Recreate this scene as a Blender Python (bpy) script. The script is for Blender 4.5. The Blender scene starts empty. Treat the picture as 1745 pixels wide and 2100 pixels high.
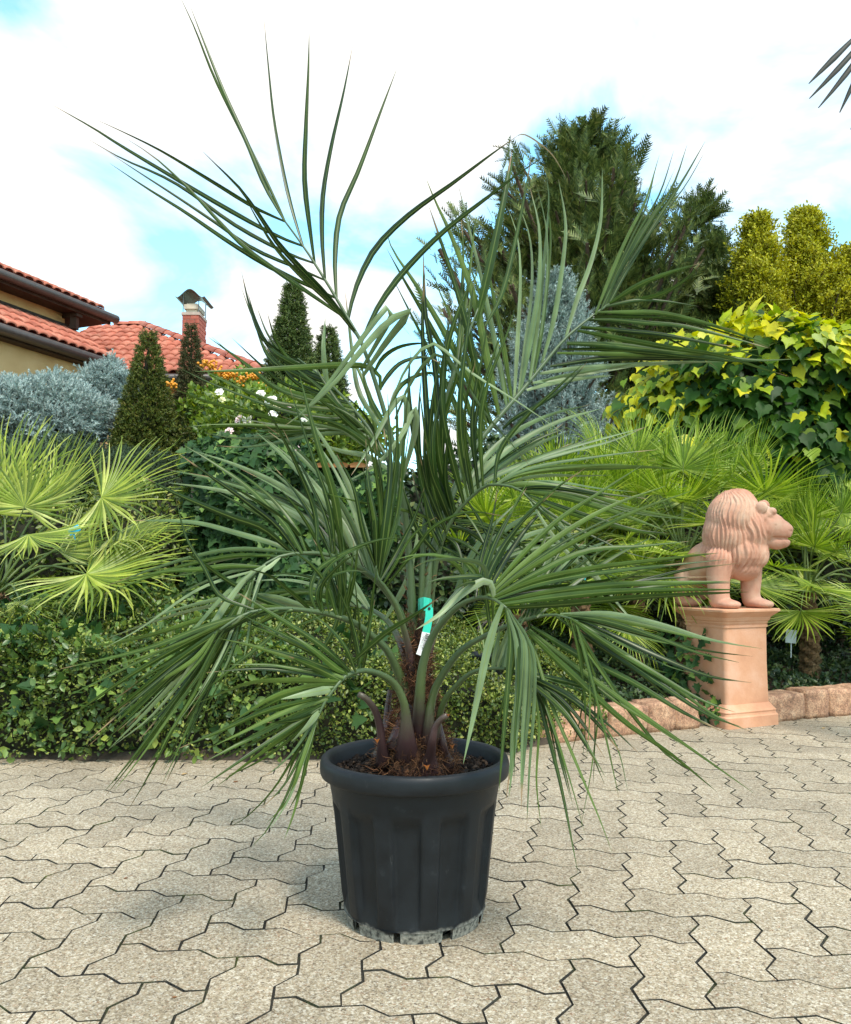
import bpy, bmesh, math, random
import numpy as np
from mathutils import Vector, Matrix

random.seed(7)
rng = np.random.default_rng(7)
scene = bpy.context.scene
COL = scene.collection

# ------------------------------------------------------------------ camera
F_PX, CAM_H, HORIZON = 1650.0, 0.752, 1172.0      # measured on a 1745 x 2100 view of the photograph
PITCH = math.atan((HORIZON - 1050.0) / F_PX)
cam_data = bpy.data.cameras.new('camera')
cam_data.sensor_fit = 'HORIZONTAL'
cam_data.sensor_width = 36.0
cam_data.lens = 36.0 * F_PX / 1745.0
cam_data.clip_start = 0.05
cam_data.clip_end = 500.0
cam = bpy.data.objects.new('camera', cam_data)
COL.objects.link(cam)
cam.location = (0, 0, CAM_H)
cam.rotation_euler = (math.pi / 2 + PITCH, 0, 0)
scene.camera = cam

# ------------------------------------------------------------------ sky
SUN_ELEV, SUN_AZ = math.radians(58), math.radians(150)      # azimuth clockwise from +Y: behind the camera, to the right
world = bpy.data.worlds.new('World')
scene.world = world
world.use_nodes = True
wn, wl = world.node_tree.nodes, world.node_tree.links
wn.clear()
out = wn.new('ShaderNodeOutputWorld')
bg = wn.new('ShaderNodeBackground')
bg.inputs['Strength'].default_value = 0.12
sky = wn.new('ShaderNodeTexSky')
sky.sky_type = 'NISHITA'
sky.sun_disc = False
sky.sun_elevation = SUN_ELEV
sky.sun_rotation = SUN_AZ
sky.dust_density = 0.6
sky.ozone_density = 1.5
tc = wn.new('ShaderNodeTexCoord')
sep = wn.new('ShaderNodeSeparateXYZ')
wl.new(tc.outputs['Generated'], sep.inputs[0])
def wmath(op, a, b):
    n = wn.new('ShaderNodeMath'); n.operation = op
    for k, v in enumerate((a, b)):
        if isinstance(v, (int, float)): n.inputs[k].default_value = v
        else: wl.new(v, n.inputs[k])
    return n.outputs[0]
zz = wmath('MAXIMUM', sep.outputs['Z'], 0.0)
den = wmath('ADD', zz, 0.32)
comb = wn.new('ShaderNodeCombineXYZ')
wl.new(wmath('DIVIDE', sep.outputs['X'], den), comb.inputs[0])
wl.new(wmath('DIVIDE', sep.outputs['Y'], den), comb.inputs[1])
cn = wn.new('ShaderNodeTexNoise')
cn.inputs['Scale'].default_value = 2.3
cn.inputs['Detail'].default_value = 7.0
cn.inputs['Roughness'].default_value = 0.52
cn.inputs['Distortion'].default_value = 0.35
cmap = wn.new('ShaderNodeMapping')
cmap.inputs['Location'].default_value = (1.3, 0.55, 0.4)
wl.new(comb.outputs[0], cmap.inputs[0])
wl.new(cmap.outputs[0], cn.inputs['Vector'])
cr = wn.new('ShaderNodeValToRGB')
cr.color_ramp.elements[0].position = 0.43
cr.color_ramp.elements[0].color = (0, 0, 0, 1)
cr.color_ramp.elements[1].position = 0.56
cr.color_ramp.elements[1].color = (1, 1, 1, 1)
wl.new(cn.outputs['Fac'], cr.inputs[0])
cmix = wn.new('ShaderNodeMix'); cmix.data_type = 'RGBA'
wl.new(cr.outputs[0], cmix.inputs[0])
skyb = wn.new('ShaderNodeMix'); skyb.data_type = 'RGBA'; skyb.blend_type = 'MULTIPLY'
skyb.inputs[0].default_value = 1.0
wl.new(sky.outputs[0], skyb.inputs[6])
skyb.inputs[7].default_value = (2.4, 3.5, 3.1, 1)
wl.new(skyb.outputs[2], cmix.inputs[6])
cmix.inputs[7].default_value = (8.0, 7.8, 7.45, 1)
wl.new(cmix.outputs[2], bg.inputs['Color'])
wl.new(bg.outputs[0], out.inputs[0])

# ------------------------------------------------------------------ sun (veiled by thin cloud)
sd = bpy.data.lights.new('sun', 'SUN')
sd.energy = 3.3
sd.angle = math.radians(11)
sd.color = (1.0, 0.955, 0.87)
sun = bpy.data.objects.new('sun', sd)
COL.objects.link(sun)
_d = Vector((math.sin(SUN_AZ) * math.cos(SUN_ELEV), math.cos(SUN_AZ) * math.cos(SUN_ELEV), math.sin(SUN_ELEV)))
sun.rotation_euler = (-_d).to_track_quat('-Z', 'Y').to_euler()
sun.location = _d * 20

scene.view_settings.view_transform = 'Standard'
scene.view_settings.look = 'None'
scene.view_settings.exposure = 0.40
scene.view_settings.gamma = 1.0
scene.view_settings.use_curve_mapping = False
scene.render.engine = 'CYCLES'
scene.cycles.max_bounces = 6
scene.cycles.diffuse_bounces = 3
scene.cycles.glossy_bounces = 2
scene.cycles.transmission_bounces = 4
scene.cycles.transparent_max_bounces = 4

# ------------------------------------------------------------------ helpers
SP, CP = math.sin(PITCH), math.cos(PITCH)
def P(px, py, d):
    """a point of the place: where the ray through a spot of the photograph reaches the depth d (metres)"""
    xc, yc = (px - 872.5) / F_PX, -(py - 1050.0) / F_PX
    y = CP - yc * SP
    z = SP + yc * CP
    s = d / y
    return Vector((xc * s, d, CAM_H + z * s))
def GND(px, py, z=0.0):
    xc, yc = (px - 872.5) / F_PX, -(py - 1050.0) / F_PX
    y = CP - yc * SP
    zz_ = SP + yc * CP
    s = (z - CAM_H) / zz_
    return Vector((xc * s, y * s, z))

def new_obj(name, me, mat=None, parent=None, loc=None):
    o = bpy.data.objects.new(name, me)
    COL.objects.link(o)
    if me is not None and mat is not None and len(me.materials) == 0:
        for m in (mat if isinstance(mat, (list, tuple)) else [mat]):
            me.materials.append(m)
    if parent is not None: o.parent = parent
    if loc is not None: o.location = loc
    return o
def tag(o, label=None, cat=None, group=None, kind=None):
    if label: o['label'] = label
    if cat: o['category'] = cat
    if group: o['group'] = group
    if kind: o['kind'] = kind
    return o
def thing(name, loc, label, cat, group=None):
    o = new_obj(name, None)
    o.location = loc
    return tag(o, label, cat, group)

def np_mesh(name, V, F, smooth=False, mat_idx=None):
    V = np.asarray(V, dtype=np.float32).reshape(-1, 3)
    F = np.asarray(F, dtype=np.int32)
    me = bpy.data.meshes.new(name)
    n, k = F.shape
    me.vertices.add(len(V)); me.vertices.foreach_set('co', V.ravel())
    me.loops.add(n * k); me.loops.foreach_set('vertex_index', F.ravel())
    me.polygons.add(n)
    me.polygons.foreach_set('loop_start', np.arange(0, n * k, k, dtype=np.int32))
    me.polygons.foreach_set('loop_total', np.full(n, k, dtype=np.int32))
    if smooth: me.polygons.foreach_set('use_smooth', np.ones(n, dtype=bool))
    if mat_idx is not None: me.polygons.foreach_set('material_index', np.asarray(mat_idx, dtype=np.int32))
    me.update(calc_edges=True)
    return me
def py_mesh(name, V, F, smooth=False):
    me = bpy.data.meshes.new(name)
    me.from_pydata([tuple(v) for v in V], [], F)
    if smooth:
        for p in me.polygons: p.use_smooth = True
    me.update()
    return me
def bm_mesh(name, bm, smooth=False):
    me = bpy.data.meshes.new(name)
    bm.to_mesh(me); bm.free()
    if smooth:
        for p in me.polygons: p.use_smooth = True
    return me

def frames(X, Z):
    """rotation matrices with columns x (along), y, z (normal) for N directions"""
    X = X / (np.linalg.norm(X, axis=1, keepdims=True) + 1e-9)
    Y = np.cross(Z, X); Y /= (np.linalg.norm(Y, axis=1, keepdims=True) + 1e-9)
    Zn = np.cross(X, Y)
    return np.stack([X, Y, Zn], axis=2)
def scatter_mesh(name, tv, tf, pos, R, size, smooth=False, mat_idx=None):
    """many copies of one small leaf or twig, as one mesh"""
    tv = np.asarray(tv, float); tf = np.asarray(tf, int)
    size = np.asarray(size, float)
    if size.ndim == 0: size = np.full(len(pos), float(size))
    V = np.einsum('nij,vj->nvi', R, tv) * size[:, None, None] + pos[:, None, :]
    n, m = len(pos), len(tv)
    F = (tf[None] + (np.arange(n) * m)[:, None, None]).reshape(-1, tf.shape[1])
    mi = None if mat_idx is None else np.repeat(mat_idx, len(tf))
    return np_mesh(name, V, F, smooth, mi)
def unit(n):
    v = rng.normal(size=(n, 3))
    return v / np.linalg.norm(v, axis=1, keepdims=True)

def catmull(pts, n):
    pts = [Vector(p) for p in pts]
    if len(pts) == 2:
        return [pts[0].lerp(pts[1], i / (n - 1)) for i in range(n)]
    p = [pts[0] * 2 - pts[1]] + pts + [pts[-1] * 2 - pts[-2]]
    L = [0.0]
    for a, b in zip(pts[:-1], pts[1:]): L.append(L[-1] + max((b - a).length, 1e-6))
    res = []
    for i in range(n):
        s = L[-1] * i / (n - 1)
        k = 0
        while k < len(pts) - 2 and s > L[k + 1]: k += 1
        t = (s - L[k]) / (L[k + 1] - L[k])
        a, b, c, d = p[k], p[k + 1], p[k + 2], p[k + 3]
        res.append(0.5 * ((2 * b) + (c - a) * t + (2 * a - 5 * b + 4 * c - d) * t * t + (3 * b - a - 3 * c + d) * t ** 3))
    return res
def tube(path, radii, seg=8, flat=1.0, flat_dir=None, cap=True):
    """a tapering tube; flat squeezes it along flat_dir"""
    path = [Vector(p) for p in path]
    n = len(path)
    V, Fq = [], []
    up = Vector((0.13, 0.21, 1)).normalized()
    prev = None
    for i in range(n):
        t = (path[min(i + 1, n - 1)] - path[max(i - 1, 0)]).normalized()
        if flat_dir is not None: a = (flat_dir - t * flat_dir.dot(t)).normalized()
        elif prev is None: a = t.cross(up).normalized() if abs(t.dot(up)) < 0.97 else t.cross(Vector((1, 0, 0))).normalized()
        else: a = (prev - t * prev.dot(t)).normalized()
        prev = a
        b = t.cross(a)
        r = radii[i] if hasattr(radii, '__len__') else radii
        f_ = flat[i] if hasattr(flat, '__len__') else flat
        for k in range(seg):
            an = 2 * math.pi * k / seg
            V.append(path[i] + a * (math.cos(an) * r * f_) + b * (math.sin(an) * r))
    for i in range(n - 1):
        for k in range(seg):
            k2 = (k + 1) % seg
            Fq.append((i * seg + k, i * seg + k2, (i + 1) * seg + k2, (i + 1) * seg + k))
    if cap:
        Fq.append(tuple(range(seg - 1, -1, -1)))
        Fq.append(tuple((n - 1) * seg + k for k in range(seg)))
    return V, Fq
class MB:
    """collects several shapes into one mesh"""
    def __init__(s): s.V, s.F = [], []
    def add(s, V, Fq):
        o = len(s.V); s.V += [Vector(v) for v in V]
        s.F += [tuple(i + o for i in f) for f in Fq]
    def box(s, c, h, rot=None):
        V = []
        for z in (-1, 1):
            for y in (-1, 1):
                for x in (-1, 1):
                    v = Vector((x * h[0], y * h[1], z * h[2]))
                    if rot is not None: v = rot @ v
                    V.append(Vector(c) + v)
        s.add(V, [(0, 2, 3, 1), (4, 5, 7, 6), (0, 1, 5, 4), (2, 6, 7, 3), (0, 4, 6, 2), (1, 3, 7, 5)])
    def mesh(s, name, smooth=False, off=None):
        V = s.V if off is None else [v - Vector(off) for v in s.V]
        return py_mesh(name, V, s.F, smooth)

# ------------------------------------------------------------------ materials
def nt(name):
    m = bpy.data.materials.new(name)
    m.use_nodes = True
    return m, m.node_tree.nodes, m.node_tree.links, m.node_tree.nodes['Principled BSDF']
def ramp(N, stops):
    r = N.new('ShaderNodeValToRGB')
    while len(r.color_ramp.elements) < len(stops): r.color_ramp.elements.new(0.5)
    for e, (p, c) in zip(r.color_ramp.elements, stops):
        e.position = p; e.color = (*c, 1) if len(c) == 3 else c
    return r
def leaf_mat(name, stops, rough=0.5, spec=0.4, trans=0.25, per_object=False, vein=0.0, tcol=None):
    """leaf: each leaf takes its own tint, light passes through the blade a little"""
    m, N, L, b = nt(name)
    if per_object:
        rn = N.new('ShaderNodeObjectInfo').outputs['Random']
    else:
        rn = N.new('ShaderNodeNewGeometry').outputs['Random Per Island']
    r = ramp(N, stops)
    L.new(rn, r.inputs[0])
    col = r.outputs[0]
    nz = N.new('ShaderNodeTexNoise'); nz.inputs['Scale'].default_value = 9.0; nz.inputs['Detail'].default_value = 4
    g = N.new('ShaderNodeNewGeometry'); L.new(g.outputs['Position'], nz.inputs['Vector'])
    hv = N.new('ShaderNodeHueSaturation')
    mr = N.new('ShaderNodeMapRange'); mr.inputs[1].default_value = 0.3; mr.inputs[2].default_value = 0.7
    mr.inputs[3].default_value = 0.72; mr.inputs[4].default_value = 1.28
    L.new(nz.outputs['Fac'], mr.inputs[0]); L.new(mr.outputs[0], hv.inputs['Value']); L.new(col, hv.inputs['Color'])
    col = hv.outputs[0]
    L.new(col, b.inputs['Base Color'])
    b.inputs['Roughness'].default_value = rough
    b.inputs['Specular IOR Level'].default_value = spec
    if trans > 0:
        t = N.new('ShaderNodeBsdfTranslucent')
        if tcol:
            mm = N.new('ShaderNodeMix'); mm.data_type = 'RGBA'; mm.blend_type = 'MULTIPLY'; mm.inputs[0].default_value = 1
            L.new(col, mm.inputs[6]); mm.inputs[7].default_value = (*tcol, 1); L.new(mm.outputs[2], t.inputs[0])
        else: L.new(col, t.inputs[0])
        mx = N.new('ShaderNodeMixShader'); mx.inputs[0].default_value = trans
        L.new(b.outputs[0], mx.inputs[1]); L.new(t.outputs[0], mx.inputs[2])
        L.new(mx.outputs[0], N['Material Output'].inputs[0])
    return m
def noise_mat(name, stops, scale=8.0, rough=0.8, bump=0.0, bscale=40.0, detail=6, spec=0.3, objrand=0.0, coord='Position'):
    m, N, L, b = nt(name)
    if coord == 'Position': vec = N.new('ShaderNodeNewGeometry').outputs['Position']
    else: vec = N.new('ShaderNodeTexCoord').outputs['Object']
    nz = N.new('ShaderNodeTexNoise'); nz.inputs['Scale'].default_value = scale; nz.inputs['Detail'].default_value = detail
    L.new(vec, nz.inputs['Vector'])
    r = ramp(N, stops); L.new(nz.outputs['Fac'], r.inputs[0])
    col = r.outputs[0]
    if objrand:
        oi = N.new('ShaderNodeObjectInfo'); hv = N.new('ShaderNodeHueSaturation')
        mr = N.new('ShaderNodeMapRange'); mr.inputs[3].default_value = 1 - objrand; mr.inputs[4].default_value = 1 + objrand
        L.new(oi.outputs['Random'], mr.inputs[0]); L.new(mr.outputs[0], hv.inputs['Value']); L.new(col, hv.inputs['Color'])
        col = hv.outputs[0]
    L.new(col, b.inputs['Base Color'])
    b.inputs['Roughness'].default_value = rough
    b.inputs['Specular IOR Level'].default_value = spec
    if bump:
        n2 = N.new('ShaderNodeTexNoise'); n2.inputs['Scale'].default_value = bscale; n2.inputs['Detail'].default_value = 6
        L.new(vec, n2.inputs['Vector'])
        bp = N.new('ShaderNodeBump'); bp.inputs['Strength'].default_value = bump; bp.inputs['Distance'].default_value = 0.01
        L.new(n2.outputs['Fac'], bp.inputs['Height']); L.new(bp.outputs[0], b.inputs['Normal'])
    return m
def plain_mat(name, col, rough=0.6, metal=0.0, spec=0.4):
    m, N, L, b = nt(name)
    nz = N.new('ShaderNodeTexNoise'); nz.inputs['Scale'].default_value = 14; nz.inputs['Detail'].default_value = 5
    L.new(N.new('ShaderNodeNewGeometry').outputs['Position'], nz.inputs['Vector'])
    r = ramp(N, [(0.3, tuple(c * 0.85 for c in col)), (0.7, tuple(min(1, c * 1.12) for c in col))])
    L.new(nz.outputs['Fac'], r.inputs[0]); L.new(r.outputs[0], b.inputs['Base Color'])
    b.inputs['Roughness'].default_value = rough; b.inputs['Metallic'].default_value = metal
    b.inputs['Specular IOR Level'].default_value = spec
    return m
def paver_mat():
    """washed concrete: small pebbles of white, beige, grey and rust in a sandy binder"""
    m, N, L, b = nt('washed_concrete')
    pos = N.new('ShaderNodeNewGeometry').outputs['Position']
    def vor(scale):
        v = N.new('ShaderNodeTexVoronoi'); v.inputs['Scale'].default_value = scale
        L.new(pos, v.inputs['Vector']); return v
    v1, v2 = vor(330.0), vor(190.0)
    s1 = N.new('ShaderNodeSeparateColor'); L.new(v1.outputs['Color'], s1.inputs[0])
    s2 = N.new('ShaderNodeSeparateColor'); L.new(v2.outputs['Color'], s2.inputs[0])
    st = [(0.0, (.10, .078, .06)), (.14, (.21, .172, .130)), (.36, (.325, .270, .200)), (.62, (.42, .355, .270)), (.82, (.52, .46, .37)), (.95, (.68, .63, .54)), (1.0, (.30, .18, .12))]
    r1, r2 = ramp(N, st), ramp(N, st)
    L.new(s1.outputs[0], r1.inputs[0]); L.new(s2.outputs[1], r2.inputs[0])
    mx = N.new('ShaderNodeMix'); mx.data_type = 'RGBA'; mx.inputs[0].default_value = 0.42
    L.new(r1.outputs[0], mx.inputs[6]); L.new(r2.outputs[0], mx.inputs[7])
    # big soft weathering stains
    nz = N.new('ShaderNodeTexNoise'); nz.inputs['Scale'].default_value = 3.2; nz.inputs['Detail'].default_value = 7; nz.inputs['Roughness'].default_value = .6
    L.new(pos, nz.inputs['Vector'])
    mr = N.new('ShaderNodeMapRange'); mr.inputs[1].default_value = .3; mr.inputs[2].default_value = .7; mr.inputs[3].default_value = .76; mr.inputs[4].default_value = 1.02
    L.new(nz.outputs['Fac'], mr.inputs[0])
    oi = N.new('ShaderNodeObjectInfo'); mr2 = N.new('ShaderNodeMapRange'); mr2.inputs[3].default_value = .88; mr2.inputs[4].default_value = 1.10
    L.new(oi.outputs['Random'], mr2.inputs[0])
    mu = N.new('ShaderNodeMath'); mu.operation = 'MULTIPLY'; L.new(mr.outputs[0], mu.inputs[0]); L.new(mr2.outputs[0], mu.inputs[1])
    hv = N.new('ShaderNodeHueSaturation'); L.new(mu.outputs[0], hv.inputs['Value']); L.new(mx.outputs[2], hv.inputs['Color'])
    hv.inputs['Saturation'].default_value = 1.3
    L.new(hv.outputs[0], b.inputs['Base Color'])
    b.inputs['Roughness'].default_value = 0.85; b.inputs['Specular IOR Level'].default_value = .25
    bp = N.new('ShaderNodeBump'); bp.inputs['Strength'].default_value = .35; bp.inputs['Distance'].default_value = .002
    L.new(v1.outputs['Distance'], bp.inputs['Height']); bp.invert = True
    L.new(bp.outputs[0], b.inputs['Normal'])
    return m
# ================================================================== ground and paving
M_SOIL = noise_mat('garden_soil', [(.3, (.035, .025, .018)), (.7, (.085, .062, .042))], scale=18, rough=.95, bump=.6, bscale=60)
M_LAWN = noise_mat('far_ground', [(.3, (.05, .07, .025)), (.7, (.10, .11, .05))], scale=2.0, rough=.95)
M_PAVER = paver_mat()
g = new_obj('ground', py_mesh('ground', [(-150, -60, -.06), (150, -60, -.06), (150, 250, -.06), (-150, 250, -.06)], [(0, 1, 2, 3)]), M_LAWN)
tag(g, kind='structure')

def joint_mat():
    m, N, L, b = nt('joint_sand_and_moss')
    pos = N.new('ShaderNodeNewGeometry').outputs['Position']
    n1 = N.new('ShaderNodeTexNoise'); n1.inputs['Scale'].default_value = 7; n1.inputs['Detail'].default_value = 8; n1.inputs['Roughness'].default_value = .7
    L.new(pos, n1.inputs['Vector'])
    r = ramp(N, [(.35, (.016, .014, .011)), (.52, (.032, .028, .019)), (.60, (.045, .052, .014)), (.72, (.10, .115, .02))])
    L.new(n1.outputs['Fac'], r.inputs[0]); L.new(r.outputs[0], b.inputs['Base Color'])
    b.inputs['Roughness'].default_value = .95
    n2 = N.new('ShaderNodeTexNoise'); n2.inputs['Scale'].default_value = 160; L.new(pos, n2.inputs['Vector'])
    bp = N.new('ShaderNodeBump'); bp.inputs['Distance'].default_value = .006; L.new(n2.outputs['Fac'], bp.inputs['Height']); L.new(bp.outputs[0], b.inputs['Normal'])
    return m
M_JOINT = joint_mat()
GO = np.array([.2927, 2.3101]) * .983; GU = .129 * .983
GA = math.radians(-12.1)
gu = np.array([math.cos(GA), math.sin(GA)]) * GU
gv = np.array([-math.sin(GA), math.cos(GA)]) * GU

# the edge of the paving: hedge on the left, the stone edging on the right
EDGE = [GND(-900, 1560), GND(0, 1562), GND(600, 1564), GND(1060, 1552), GND(1105, 1530), GND(1240, 1514), GND(1440, 1494), GND(1575, 1481), GND(1745, 1467), GND(2300, 1425)]
def edge_y(x):
    for a, b_ in zip(EDGE[:-1], EDGE[1:]):
        if a.x <= x <= b_.x: return a.y + (b_.y - a.y) * (x - a.x) / (b_.x - a.x)
    return EDGE[0].y if x < EDGE[0].x else EDGE[-1].y
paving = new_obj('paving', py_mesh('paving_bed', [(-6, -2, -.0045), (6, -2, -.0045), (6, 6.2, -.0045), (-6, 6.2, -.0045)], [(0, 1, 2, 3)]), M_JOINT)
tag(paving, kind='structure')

def wave(n=2):
    """one unit side of the paver, along +x from 0 to 1: first bulging left, then right"""
    return [(0, 0), (.30, .098), (.70, -.098)]
def paver_outline(w, h):
    pts = []
    def side(x0, y0, dx, dy, k):
        for i in range(k):
            for (s, o) in wave():
                pts.append((x0 + dx * (i + s) - dy * o, y0 + dy * (i + s) + dx * o))
    side(0, 0, 1, 0, w); side(w, 0, 0, 1, h); side(w, h, -1, 0, w); side(0, h, 0, -1, h)
    return np.array(pts)
def inset(p, d):
    a = np.roll(p, 1, 0); b = np.roll(p, -1, 0)
    e1 = p - a; e2 = b - p
    e1 /= np.linalg.norm(e1, axis=1, keepdims=True); e2 /= np.linalg.norm(e2, axis=1, keepdims=True)
    n1 = np.stack([-e1[:, 1], e1[:, 0]], 1); n2 = np.stack([-e2[:, 1], e2[:, 0]], 1)
    n = n1 + n2; n /= np.linalg.norm(n, axis=1, keepdims=True)
    c = np.clip((n * n1).sum(1, keepdims=True), .5, 1)
    return p + n * d / c
def paver_mesh(w, h, seed):
    r = np.random.default_rng(seed)
    p = paver_outline(w, h) * GU
    p = p + r.normal(0, .0007, p.shape)
    lo, hi = inset(p, .0011 + r.normal(0, .0002)), inset(p, .0026)
    R = np.array([gu / GU, gv / GU]).T
    c = np.array([w, h]) * GU / 2
    lo = (lo - c) @ R.T; hi = (hi - c) @ R.T
    n = len(p)
    V = [(x, y, -.02) for x, y in lo] + [(x, y, -.0046) for x, y in lo] + [(x, y, 0) for x, y in hi]
    F = [(k, (k + 1) % n, n + (k + 1) % n, n + k) for k in range(n)] + [(n + k, n + (k + 1) % n, 2 * n + (k + 1) % n, 2 * n + k) for k in range(n)] + [tuple(range(2 * n, 3 * n))]
    return V, F
PV = {(w, h): [paver_mesh(w, h, 10 * w + k) for k in range(4)] for (w, h) in ((2, 1), (1, 2))}
PM = {k: [py_mesh('paver', *v) for v in vs] for k, vs in PV.items()}
for vs in PM.values():                                # the dark joint material also covers the edge of every stone
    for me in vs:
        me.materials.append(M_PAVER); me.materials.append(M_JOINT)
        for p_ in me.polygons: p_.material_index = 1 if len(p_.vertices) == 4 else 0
near, far_mb = [], MB()
for i in range(-48, 48):
    for j in range(-34, 40):
        k = (i - j - 5) % 4
        if k == 0: w, h, ci, cj = 2, 1, i + 1, j + .5
        elif k == 3: w, h, ci, cj = 1, 2, i + .5, j + 1
        else: continue
        c = GO + gu * ci + gv * cj
        if c[1] < -1.5 or abs(c[0]) > 5.2 or c[1] > edge_y(c[0]) + .12: continue
        near.append((c[0], c[1], w, h))
def in_view(c):
    return c[1] > 1.22 and abs(c[0]) < .55 * c[1] + .12
near.sort(key=lambda c: (not in_view(c), c[1]))
for n_, (x, y, w, h) in enumerate(near):
    z = random.gauss(0, .0004)
    tilt = (random.gauss(0, .0022), random.gauss(0, .0022), random.gauss(0, .004))
    if n_ < 290 and in_view((x, y)):
        o = new_obj('paver', random.choice(PM[(w, h)]), M_PAVER, paving, (x, y, z))
        o.rotation_euler = tilt
    else:
        V, F = random.choice(PV[(w, h)])
        far_mb.add([(v[0] + x, v[1] + y, v[2] + z) for v in V], F)
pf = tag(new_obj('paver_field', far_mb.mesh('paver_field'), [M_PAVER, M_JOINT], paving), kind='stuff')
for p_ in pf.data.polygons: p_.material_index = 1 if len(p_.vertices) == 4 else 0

# planting bed behind the paving
bedV, bedF = [], []
xs = np.linspace(-9, 9, 60); nrow = 26
for x in xs:
    y0 = edge_y(x)
    for k in range(nrow):
        t = k / (nrow - 1)
        y = y0 + .03 + t * t * (16 - y0)
        z = .02 + min(.25, (y - y0) * .10) + .02 * math.sin(5 * x) * math.cos(4 * y) if k else -.03
        bedV.append((x, y, z))
for a in range(len(xs) - 1):
    for k in range(nrow - 1):
        bedF.append((a * nrow + k, (a + 1) * nrow + k, (a + 1) * nrow + k + 1, a * nrow + k + 1))
tag(new_obj('planting_bed', py_mesh('planting_bed', bedV, bedF, True), M_SOIL), kind='structure')
def bed_z(x, y):
    return .02 + min(.25, max(0, (y - edge_y(x))) * .10)

# ================================================================== stone edging
def stone_mat():
    m, N, L, b = nt('split_stone')
    pos = N.new('ShaderNodeNewGeometry').outputs['Position']
    n1 = N.new('ShaderNodeTexNoise'); n1.inputs['Scale'].default_value = 16; n1.inputs['Detail'].default_value = 8; n1.inputs['Roughness'].default_value = .65
    L.new(pos, n1.inputs['Vector'])
    r = ramp(N, [(.28, (.16, .085, .055)), (.45, (.33, .175, .105)), (.58, (.46, .27, .165)), (.75, (.56, .39, .27))])
    L.new(n1.outputs['Fac'], r.inputs[0])
    v = N.new('ShaderNodeTexVoronoi'); v.inputs['Scale'].default_value = 190; L.new(pos, v.inputs['Vector'])
    sc_ = N.new('ShaderNodeSeparateColor'); L.new(v.outputs['Color'], sc_.inputs[0])
    r2 = ramp(N, [(0, (.55, .55, .55)), (.5, (1, 1, 1)), (1, (1.5, 1.45, 1.4))]); L.new(sc_.outputs[0], r2.inputs[0])
    mx = N.new('ShaderNodeMix'); mx.data_type = 'RGBA'; mx.blend_type = 'MULTIPLY'; mx.inputs[0].default_value = .8
    L.new(r.outputs[0], mx.inputs[6]); L.new(r2.outputs[0], mx.inputs[7])
    oi = N.new('ShaderNodeObjectInfo'); hv = N.new('ShaderNodeHueSaturation')
    mr = N.new('ShaderNodeMapRange'); mr.inputs[3].default_value = .8; mr.inputs[4].default_value = 1.2
    L.new(oi.outputs['Random'], mr.inputs[0]); L.new(mr.outputs[0], hv.inputs['Value']); L.new(mx.outputs[2], hv.inputs['Color'])
    L.new(hv.outputs[0], b.inputs['Base Color']); b.inputs['Roughness'].default_value = .9
    bp = N.new('ShaderNodeBump'); bp.inputs['Strength'].default_value = .8; bp.inputs['Distance'].default_value = .006
    L.new(n1.outputs['Fac'], bp.inputs['Height']); L.new(bp.outputs[0], b.inputs['Normal'])
    return m
M_STONE = stone_mat()
from mathutils import noise as mnoise
def stone_mesh(w, dpt, h, seed):
    bm = bmesh.new()
    bmesh.ops.create_cube(bm, size=1)
    bmesh.ops.subdivide_edges(bm, edges=bm.edges[:], cuts=5, use_grid_fill=True)
    for v in bm.verts:
        p = v.co * 2
        # rounded box
        q = Vector([math.copysign(abs(c) ** .8, c) for c in p])
        l8 = (abs(p.x) ** 13 + abs(p.y) ** 13 + abs(p.z) ** 13) ** (1 / 13.)
        p = p / l8 * max(abs(p.x), abs(p.y), abs(p.z))
        co = Vector((p.x * w / 2, p.y * dpt / 2, p.z * h / 2))
        nn = mnoise.noise(co * 14 + Vector((seed * 3.1, 0, 0))) * .009 + mnoise.noise(co * 40 + Vector((0, seed, 0))) * .004
        if p.y < -.7: nn += mnoise.noise(co * 25 + Vector((0, 0, seed))) * .008
        v.co = co + co.normalized() * nn + Vector((0, 0, h / 2 - .004))
    return bm_mesh('edging_stone', bm, True)
edging = thing('stone_edging', GND(1105, 1530), 'low edging of rough reddish split stones between paving and planting bed', 'edging')
kerb_px = [(1108, 1527), (1196, 1519), (1250, 1512), (1331, 1503), (1387, 1498), (1437, 1493)]
def kerb_run(pts, h=.135):
    for k, (a, b_) in enumerate(zip(pts[:-1], pts[1:])):
        A, B = GND(*a), GND(*b_)
        w = (B - A).length - .004
        ang = math.atan2(B.y - A.y, B.x - A.x)
        c = (A + B) / 2 + Vector((-math.sin(ang), math.cos(ang), 0)) * .075
        o = new_obj('edging_stone', stone_mesh(w, .15, h * random.uniform(.95, 1.05), k + a[0]), M_STONE, edging, c - edging.location)
        o.rotation_euler = (random.gauss(0, .02), random.gauss(0, .015), ang + random.gauss(0, .03))
kerb_run(kerb_px)
kerb_run([(1572, 1483), (1655, 1475), (1704, 1470.5), (1752, 1466), (1815, 1460), (1870, 1455), (1940, 1448), (2010, 1442)], h=.14)
# the rounded end of the run
eo = new_obj('edging_stone', stone_mesh(.15, .16, .13, 77), M_STONE, edging, GND(1104, 1512) + Vector((.01, .17, 0)) - edging.location)
eo.rotation_euler = (0, 0, 1.3)

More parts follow.
